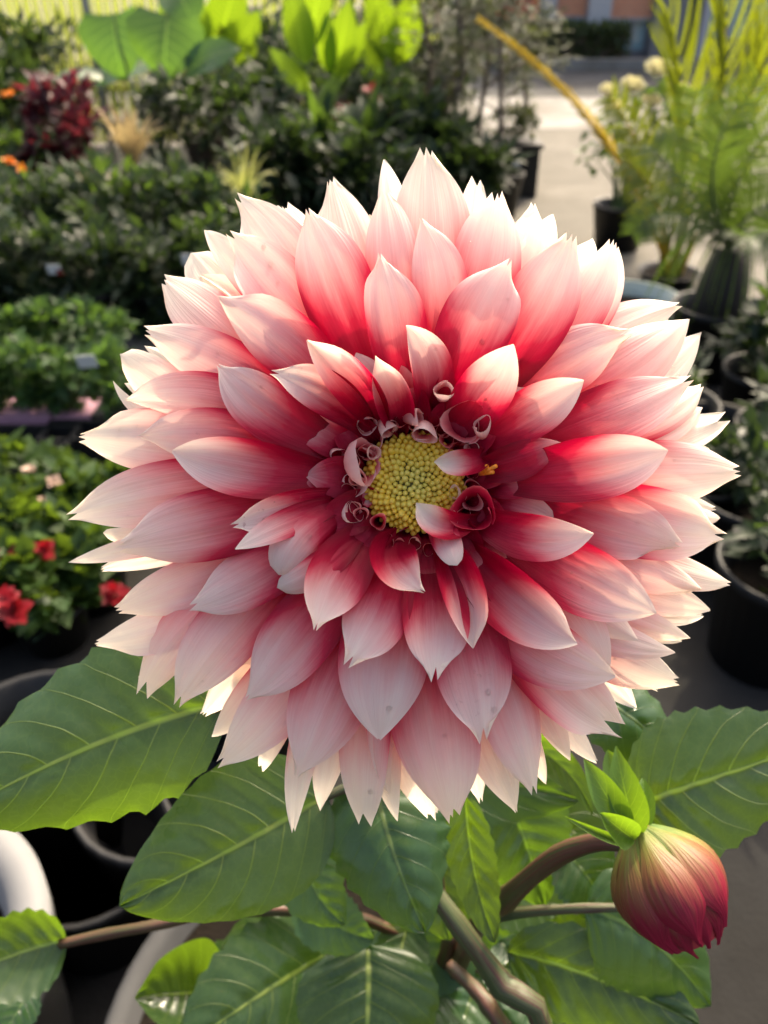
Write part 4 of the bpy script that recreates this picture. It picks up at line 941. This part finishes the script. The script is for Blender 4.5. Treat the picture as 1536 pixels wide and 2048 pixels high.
# begonias
for (px, py, Y, rad, fl, lab) in (
    (30, 1130, 1.34, (0.12, 0.10, 0.085), (M_REDFL, 16, 0.020, ((40,1105),(60,1125),(15,1140),(90,1105),(30,1160),(55,1195),(90,1210),(110,1195),(140,1215),(75,1110),(25,1120),(45,1145),(70,1215),(125,1228),(100,1228),(8,1110))), "begonia crowded with small red blossoms"),
    (60, 1000, 1.55, (0.12, 0.10, 0.08), (M_PINKFL, 4, 0.013, ((60,940),(110,965),(85,1000),(30,1050),(120,1070),(90,990),(55,960))), "begonia with small pale pink blossoms"),
    (195, 1040, 1.5, (0.11, 0.09, 0.09), (M_PINKFL, 3, 0.016, ((125,1065),(150,1080),(180,1090))), "green begonia beside the dahlia petals"),
    (190, 1180, 1.3, (0.11, 0.09, 0.08), (M_REDFL, 2, 0.024, ((228,1182),(232,1192))), "begonia with a single red blossom"),
    (120, 1290, 1.18, (0.12, 0.09, 0.075), None, "begonia without blossoms above the big dahlia leaf"),
    (-20, 1240, 1.2, (0.10, 0.09, 0.08), (M_REDFL, 2, 0.024, ((30,1225),(10,1200))), "dark begonia at the end of the begonia row")):
    shrub(lab, px, py, Y, rad, 420, 0.048, 0.040, F_BEG, "begonia", "begonias in pots", (0.075, 0.10), 30, 0.4, fl, (), "begonia", zmin=0.13, trunk=0.003)
# black pots standing in the shade by the dahlia
for i, (px, py, r, h, lab) in enumerate(((60, 1480, 0.13, 0.22, "empty black pot behind the big dahlia leaf"), (330, 1560, 0.12, 0.20, "black pot under the big dahlia leaves"), (170, 1690, 0.11, 0.16, "small black pot between the white tub and the dahlia"), (480, 1330, 0.13, 0.2, "black pot hidden behind the lower petals"))):
    c = ground(px, py, h); t = thing("plant_pot", lab, "pot", (c.x, c.y, 0), "black pots by the dahlia")
    add_pot(t, (c.x, c.y), r, h, soil=False)
# slim dark trees in the middle
def tree(label, px, py, Y, top, n, spread, mat=F_OLIVE, group="slim dark potted trees"):
    SEED[0] += 1; rg = random.Random(SEED[0]); c = atY(px, py, Y)
    t = thing("potted_tree", label, "tree", (c.x, c.y, 0), group); add_pot(t, (c.x, c.y), 0.13, 0.22)
    m = MB(); pts = [Vector((c.x + rg.uniform(-.02, .02) * k, c.y, 0.19 + (top - 0.19) * k / 5)) for k in range(6)]
    m.tube(pts, [0.016, 0.014, 0.012, 0.010, 0.008, 0.005], 7, False); fo = MB()
    for k in range(26):
        q = rg.uniform(0.25, 1); p = pts[0].lerp(pts[-1], q); a = rg.uniform(0, 6.28); l = spread * rg.uniform(0.4, 1.0) * (1.15 - 0.5 * q)
        e = p + Vector((math.cos(a) * l, math.sin(a) * l, rg.uniform(0.0, 0.5) * l)); md = (p + e) / 2 + Vector((0, 0, 0.04)); m.tube([p, md, e], [0.005, 0.004, 0.002], 4, False)
        for j in range(n // 26):
            w = rg.uniform(0.25, 1.1); g = p.lerp(e, w) + rv(rg) * 0.07
            leaf_quad(fo, g, (e - p).normalized() + rv(rg) * 0.9, Vector((rg.uniform(-.5, .5), rg.uniform(-.8, .2), 1)), 0.06 * rg.uniform(0.6, 1.3), 0.020, 0.2)
    m.obj("trunk", M_BARK, t); fo.obj("crown", mat, t, kind="stuff"); return t
for (px, py, Y, top, n, sp, lab) in ((850, 300, 4.9, 1.5, 520, 0.34, "slim tree with bare lower trunk beside the bright canna"), (905, 310, 4.6, 1.45, 520, 0.3, "thin dark tree second from the canna"),
     (955, 300, 4.9, 1.6, 620, 0.36, "dark feathery tree in the middle of the tree group"), (1000, 330, 4.5, 1.4, 520, 0.32, "dark tree next to the black planter"), (1040, 290, 5.4, 1.4, 560, 0.36, "outermost dark tree beside the concrete drive")):
    tree(lab, px, py, Y, top, n, sp)
pc = ground(1020, 395); t = thing("planter_box", "square black planter tub at the edge of the concrete drive", "planter", (pc.x, pc.y + 0.14, 0))
m = MB(); x, y = pc.x, pc.y + 0.14
m.box((x - 0.15, y - 0.14, 0), (x + 0.15, y + 0.14, 0.26)); m.obj("tub", M_BLACK, t, False)
m = MB(); m.box((x - 0.165, y - 0.155, 0.26), (x + 0.165, y + 0.155, 0.285)); m.obj("rim", M_BLACK, t, False)
for q, s_ in ((-0.06, 0.018), (0.02, 0.02)):
    m = MB(); m.box((x + q - s_, y - 0.1435, 0.16), (x + q + s_, y - 0.1415, 0.20)); m.obj("label_tag", M_TAG, t, False)
shrub("low dark shrub growing in the black planter tub", 1010, 330, pc.y + 0.14, (0.18, 0.12, 0.1), 260, 0.06, 0.025, F_OLIVE, pot=(0.10, 0.20), clumps=14, zmin=0.36)
# hedge across the road
hc = thing("hedge", "clipped dark hedge in front of the shop building", "hedge", (3.0, 12.75, 0.06))
x0, x1 = atY(1055, 120, 12.75).x, atY(1245, 120, 12.75).x; rg = random.Random(77); m = MB()
for k in range(2600):
    p = Vector((rg.uniform(x0, x1), 12.75 + rg.uniform(-0.3, 0.3), 0.07 + 0.40 * rg.random() ** 0.7 + 0.03 * math.sin(rg.random() * 9)))
    leaf_quad(m, p, rv(rg) + Vector((0, -0.4, 0.5)), Vector((0, -.5, 1)), 0.09, 0.05, 0.2)
m.obj("foliage", F_HEDGE, hc, kind="stuff")
m = MB(); m.box((x0 + 0.05, 12.55, 0.05), (x1 - 0.05, 12.95, 0.36)); m.obj("twigs", M_BARK, hc, False)

# palms and roses on the right
def frond(t, pts, n, L, W, mat, ang=0.9, facev=(0, -0.8, 0.6), sides=(-1, 1), seed=0, droop=0.2, stalk=0.006, t0=0.18, taper=0.75):
    rg = random.Random(seed); B, M_, T_ = [Vector(p) for p in pts]; facev = Vector(facev).normalized()
    m = MB(); ax = [q3(B, M_, T_, 0.5, i / 16) for i in range(17)]
    r = MB(); r.tube(ax, [stalk * (1 - 0.75 * i / 16) for i in range(17)], 6, False); fr = r.obj("frond", F_GOLD if mat in (F_GOLD, F_PALM) else M_GSTEM, t)
    for k in range(n):
        u = t0 + (1 - t0) * (k + rg.random() * 0.4) / n; p = q3(B, M_, T_, 0.5, u); tg = (q3(B, M_, T_, 0.5, min(1, u + .02)) - q3(B, M_, T_, 0.5, u - .02)).normalized()
        nn = (facev - tg * facev.dot(tg)).normalized(); s = tg.cross(nn)
        l = L * (1 - taper * abs(u - 0.45) ** 1.3 * 1.6) * rg.uniform(0.85, 1.1)
        for sd in sides:
            d = (tg * math.cos(ang) + s * sd * math.sin(ang) + nn * rg.uniform(0.0, 0.25)).normalized()
            e = p + d * l - Vector((0, 0, l * droop * (0.25 if ang < 0.36 else 1))); mid = p + d * l * 0.5 + nn * l * 0.04
            v, f, uv = blade(p, mid, e, W * rg.uniform(0.85, 1.1), nn, 4, 2, prof='strap', tm=0.5, cup0=0.7, cup1=0.4); m.add(v, f, uv)
    mesh_obj("leaflets", m.v, m.f, mat, fr, m.uv, kind="stuff"); return fr
c = ground(1335, 565); pal = thing("palm", "golden cane palm with yellow stems and arching fronds", "palm", (c.x, c.y, 0))
add_pot(pal, (c.x, c.y), 0.13, 0.05)
PY = c.y
def pb(x, y, Y): return atY(x, y, Y)
Bp = Vector((c.x, c.y, 0.03))
frond(pal, [Bp, pb(1215, 290, PY - 0.1), pb(955, 40, PY - 0.35)], 34, 0.085, 0.010, F_GOLD, 0.30, seed=1, t0=0.45, stalk=0.011)
frond(pal, [Bp, pb(1290, 330, PY + 0.1), pb(1215, 190, PY + 0.1)], 16, 0.20, 0.018, F_PALM, 0.8, seed=2)
frond(pal, [Bp + Vector((0.03, 0, 0)), pb(1370, 280, PY + 0.1), pb(1330, 20, PY)], 12, 0.46, 0.020, F_PALM, 0.30, seed=3)
frond(pal, [Bp + Vector((0.05, 0, 0)), pb(1440, 240, PY + 0.1), pb(1440, -40, PY)], 12, 0.48, 0.020, F_PALM, 0.30, seed=4)
frond(pal, [Bp + Vector((0.05, 0, 0)), pb(1480, 260, PY + 0.2), pb(1560, 30, PY + 0.1)], 12, 0.48, 0.020, F_PALM, 0.34, seed=5)
frond(pal, [Bp, pb(1310, 400, PY - 0.05), pb(1245, 320, PY - 0.1)], 24, 0.18, 0.015, F_PALM, 0.9, seed=6)
for k in range(5):
    a = Bp + Vector((-0.04 + 0.02 * k, 0.01 * (k % 2), 0)); m = MB(); m.tube([a, a + Vector((-0.015 + 0.012 * k, 0, 0.25)), a + Vector((-0.03 + 0.03 * k, 0, 0.5))], [0.011, 0.009, 0.006], 8); m.obj("cane", F_YGRASS, pal)
c = ground(1405, 745); cy = thing("cycad", "dark feathery cycad in a tall black pot beside the drive", "cycad", (c.x, c.y, 0)); CY = c.y
add_pot(cy, (c.x, c.y), 0.135, 0.23); Bc = Vector((c.x, c.y, 0.20)); Tc = Vector((c.x, c.y, 0.40))
m = MB(); m.tube([Bc, (Bc + Tc) / 2, Tc], [0.085, 0.075, 0.05], 14); m.obj("trunk", mat_plain("fibrous dark trunk", (0.022, 0.018, 0.014), 0.9, 0.5, 90, 1.0), cy)
fk = [((1425,360,CY-.10),(1475,205,CY-.05)), ((1470,380,CY),(1560,230,CY)), ((1380,380,CY-.05),(1300,290,CY)), ((1500,430,CY-.1),(1620,380,CY-.1)),
      ((1400,320,CY+.15),(1390,180,CY+.2)), ((1455,330,CY+.1),(1520,150,CY+.15)), ((1350,430,CY-.15),(1265,470,CY-.2)), ((1490,470,CY-.25),(1570,520,CY-.35))]
for i, (a, b) in enumerate(fk): frond(cy, [Tc, pb(*a), pb(*b)], 34, 0.15 if i < 6 else 0.10, 0.0065, F_PALMD, 1.0, seed=20 + i, t0=0.12, droop=0.1)
for k in range(46):                               # drooping thin leaves round the crown
    rg = random.Random(500 + k); a = rg.uniform(0, 6.28); l = rg.uniform(0.16, 0.30); d = Vector((math.cos(a), math.sin(a), 0))
    v, f, uv = blade(Tc, Tc + d * l * 0.5 + Vector((0, 0, 0.05)), Tc + d * l * 0.95 - Vector((0, 0, l * 0.75)), 0.007, Vector((0, -0.4, 0.9)), 8, 2, prof='strap', tm=0.5)
    mesh_obj("leaf", v, f, F_PALMD, cy, uv)
rs = shrub("rose bush with pale yellow blooms behind the golden palm", 1270, 250, 3.9, (0.24, 0.2, 0.24), 420, 0.055, 0.035, F_MID, "rose bush", None, (0.13, 0.2), 26, 0.3, None, (), "rose_bush")
def rose(t, p, r, seed):
    rg = random.Random(seed); m = MB()
    for ring, (n, ro, tl) in enumerate(((3, 0.25, 0.1), (4, 0.45, 0.25), (5, 0.7, 0.55), (6, 0.9, 0.9))):
        for k in range(n):
            a = 2 * math.pi * (k + ring * 0.4) / n + rg.uniform(-.15, .15); d = Vector((math.cos(a), math.sin(a), 0))
            ax = (Vector((0, -0.5, 0.85))).normalized(); d = (d - ax * d.dot(ax)).normalized()
            B = p + d * r * 0.1; M_ = p + d * r * ro * 0.75 + ax * r * 0.55; T_ = p + d * r * (ro + 0.15 * tl) + ax * r * (1.05 - 0.55 * tl)
            v, f, uv = blade(B, M_, T_, r * (0.7 + 0.5 * ro), (ax - d).normalized() if tl < 0.5 else ax, 6, 4, prof='blunt', tm=0.55, cup0=0.6, cup1=0.3); m.add(v, f, uv)
    return m.obj("rose_bloom", M_YROSE, t)
for i, (x, y, r) in enumerate(((1312,150,0.055),(1262,182,0.05),(1215,190,0.04),(1225,222,0.042),(1300,210,0.04),(1355,190,0.045))): rose(rs, atY(x, y, 3.72), r, i)
M_RIM = mat_plain('worn black rim', (0.035, 0.034, 0.031), 0.6, 0.3, 40, spec=0.2)
# tubs and pots along the right edge
def open_pot(label, px, py, r, h, mat, tags=(), group="pots along the drive", rim=None, plant=None):
    c = ground(px, py, h); t = thing("nursery_pot", label, "pot", (c.x, c.y, 0), group); add_pot(t, (c.x, c.y), r, h, mat)
    if rim: m = MB(); m.lathe((c.x, c.y, 0), [(r * 1.05, h - 0.006), (r * 1.06, h + 0.004), (r * 0.98, h + 0.004)], 32); m.obj("rim", rim, t)
    for (dx, dz, w, hh, mt) in tags: add_tag(t, Vector((c.x + dx, c.y - r * 1.05 - 0.004, dz)), w, hh, mt)
    if plant:
        SEED[0] += 1; rg = random.Random(SEED[0]); m, cl = foliage(rg, Vector((c.x, c.y, h + plant[1])), (plant[0],) * 3, plant[2], plant[3], plant[4], 18); m.obj("foliage", plant[5], t, kind="stuff")
        st = MB()
        for (p, v) in cl: st.tube([(c.x, c.y, h - 0.03), p], [0.004, 0.002], 4, False)
        st.obj("stems", M_GSTEM, t)
    return t
open_pot("pale translucent tub with a green label at the edge of the drive", 1262, 592, 0.16, 0.16, M_CLEAR, ((0.06, 0.10, 0.035, 0.05, M_TAGG),), rim=M_CLEAR)
open_pot("empty black pot with a worn rim in front of the cycad", 1435, 845, 0.105, 0.2, M_BLACK, rim=M_RIM)
open_pot("black pot beside the cycad pot, holding a dark leafy plant", 1540, 740, 0.12, 0.19, M_BLACK, (), plant=(0.12, 0.08, 320, 0.06, 0.03, F_DARK))
open_pot("black pot with green picture label and white sticker", 1512, 985, 0.12, 0.21, M_BLACK, ((-0.005, 0.15, 0.040, 0.055, M_TAGG), (-0.045, 0.06, 0.022, 0.025, M_TAG)), plant=(0.10, 0.06, 200, 0.05, 0.025, F_DARK))
open_pot("dark pot in the shade below the green picture label", 1580, 1130, 0.12, 0.22, M_BLACK, plant=(0.11, 0.06, 200, 0.05, 0.025, F_DARK))
open_pot("black pot with a low dark plant behind the outer petals", 1330, 800, 0.13, 0.22, M_BLACK, plant=(0.10, 0.03, 200, 0.05, 0.025, F_DARK))
open_pot("wide black pot filling the corner by the dark leafy plant", 1600, 860, 0.14, 0.21, M_BLACK, plant=(0.13, 0.05, 260, 0.05, 0.025, F_DARK))
open_pot("black pot tucked behind the labelled pot", 1400, 940, 0.11, 0.19, M_BLACK, plant=(0.09, 0.02, 160, 0.045, 0.022, F_DARK))
blades("tufted leafy plant at the edge of the drive beyond the cycad", 1540, 640, 2.9, 20, 0.26, 0.03, F_PALMD, 1.0, "plant", "tufted_plant", (0.11, 0.16))
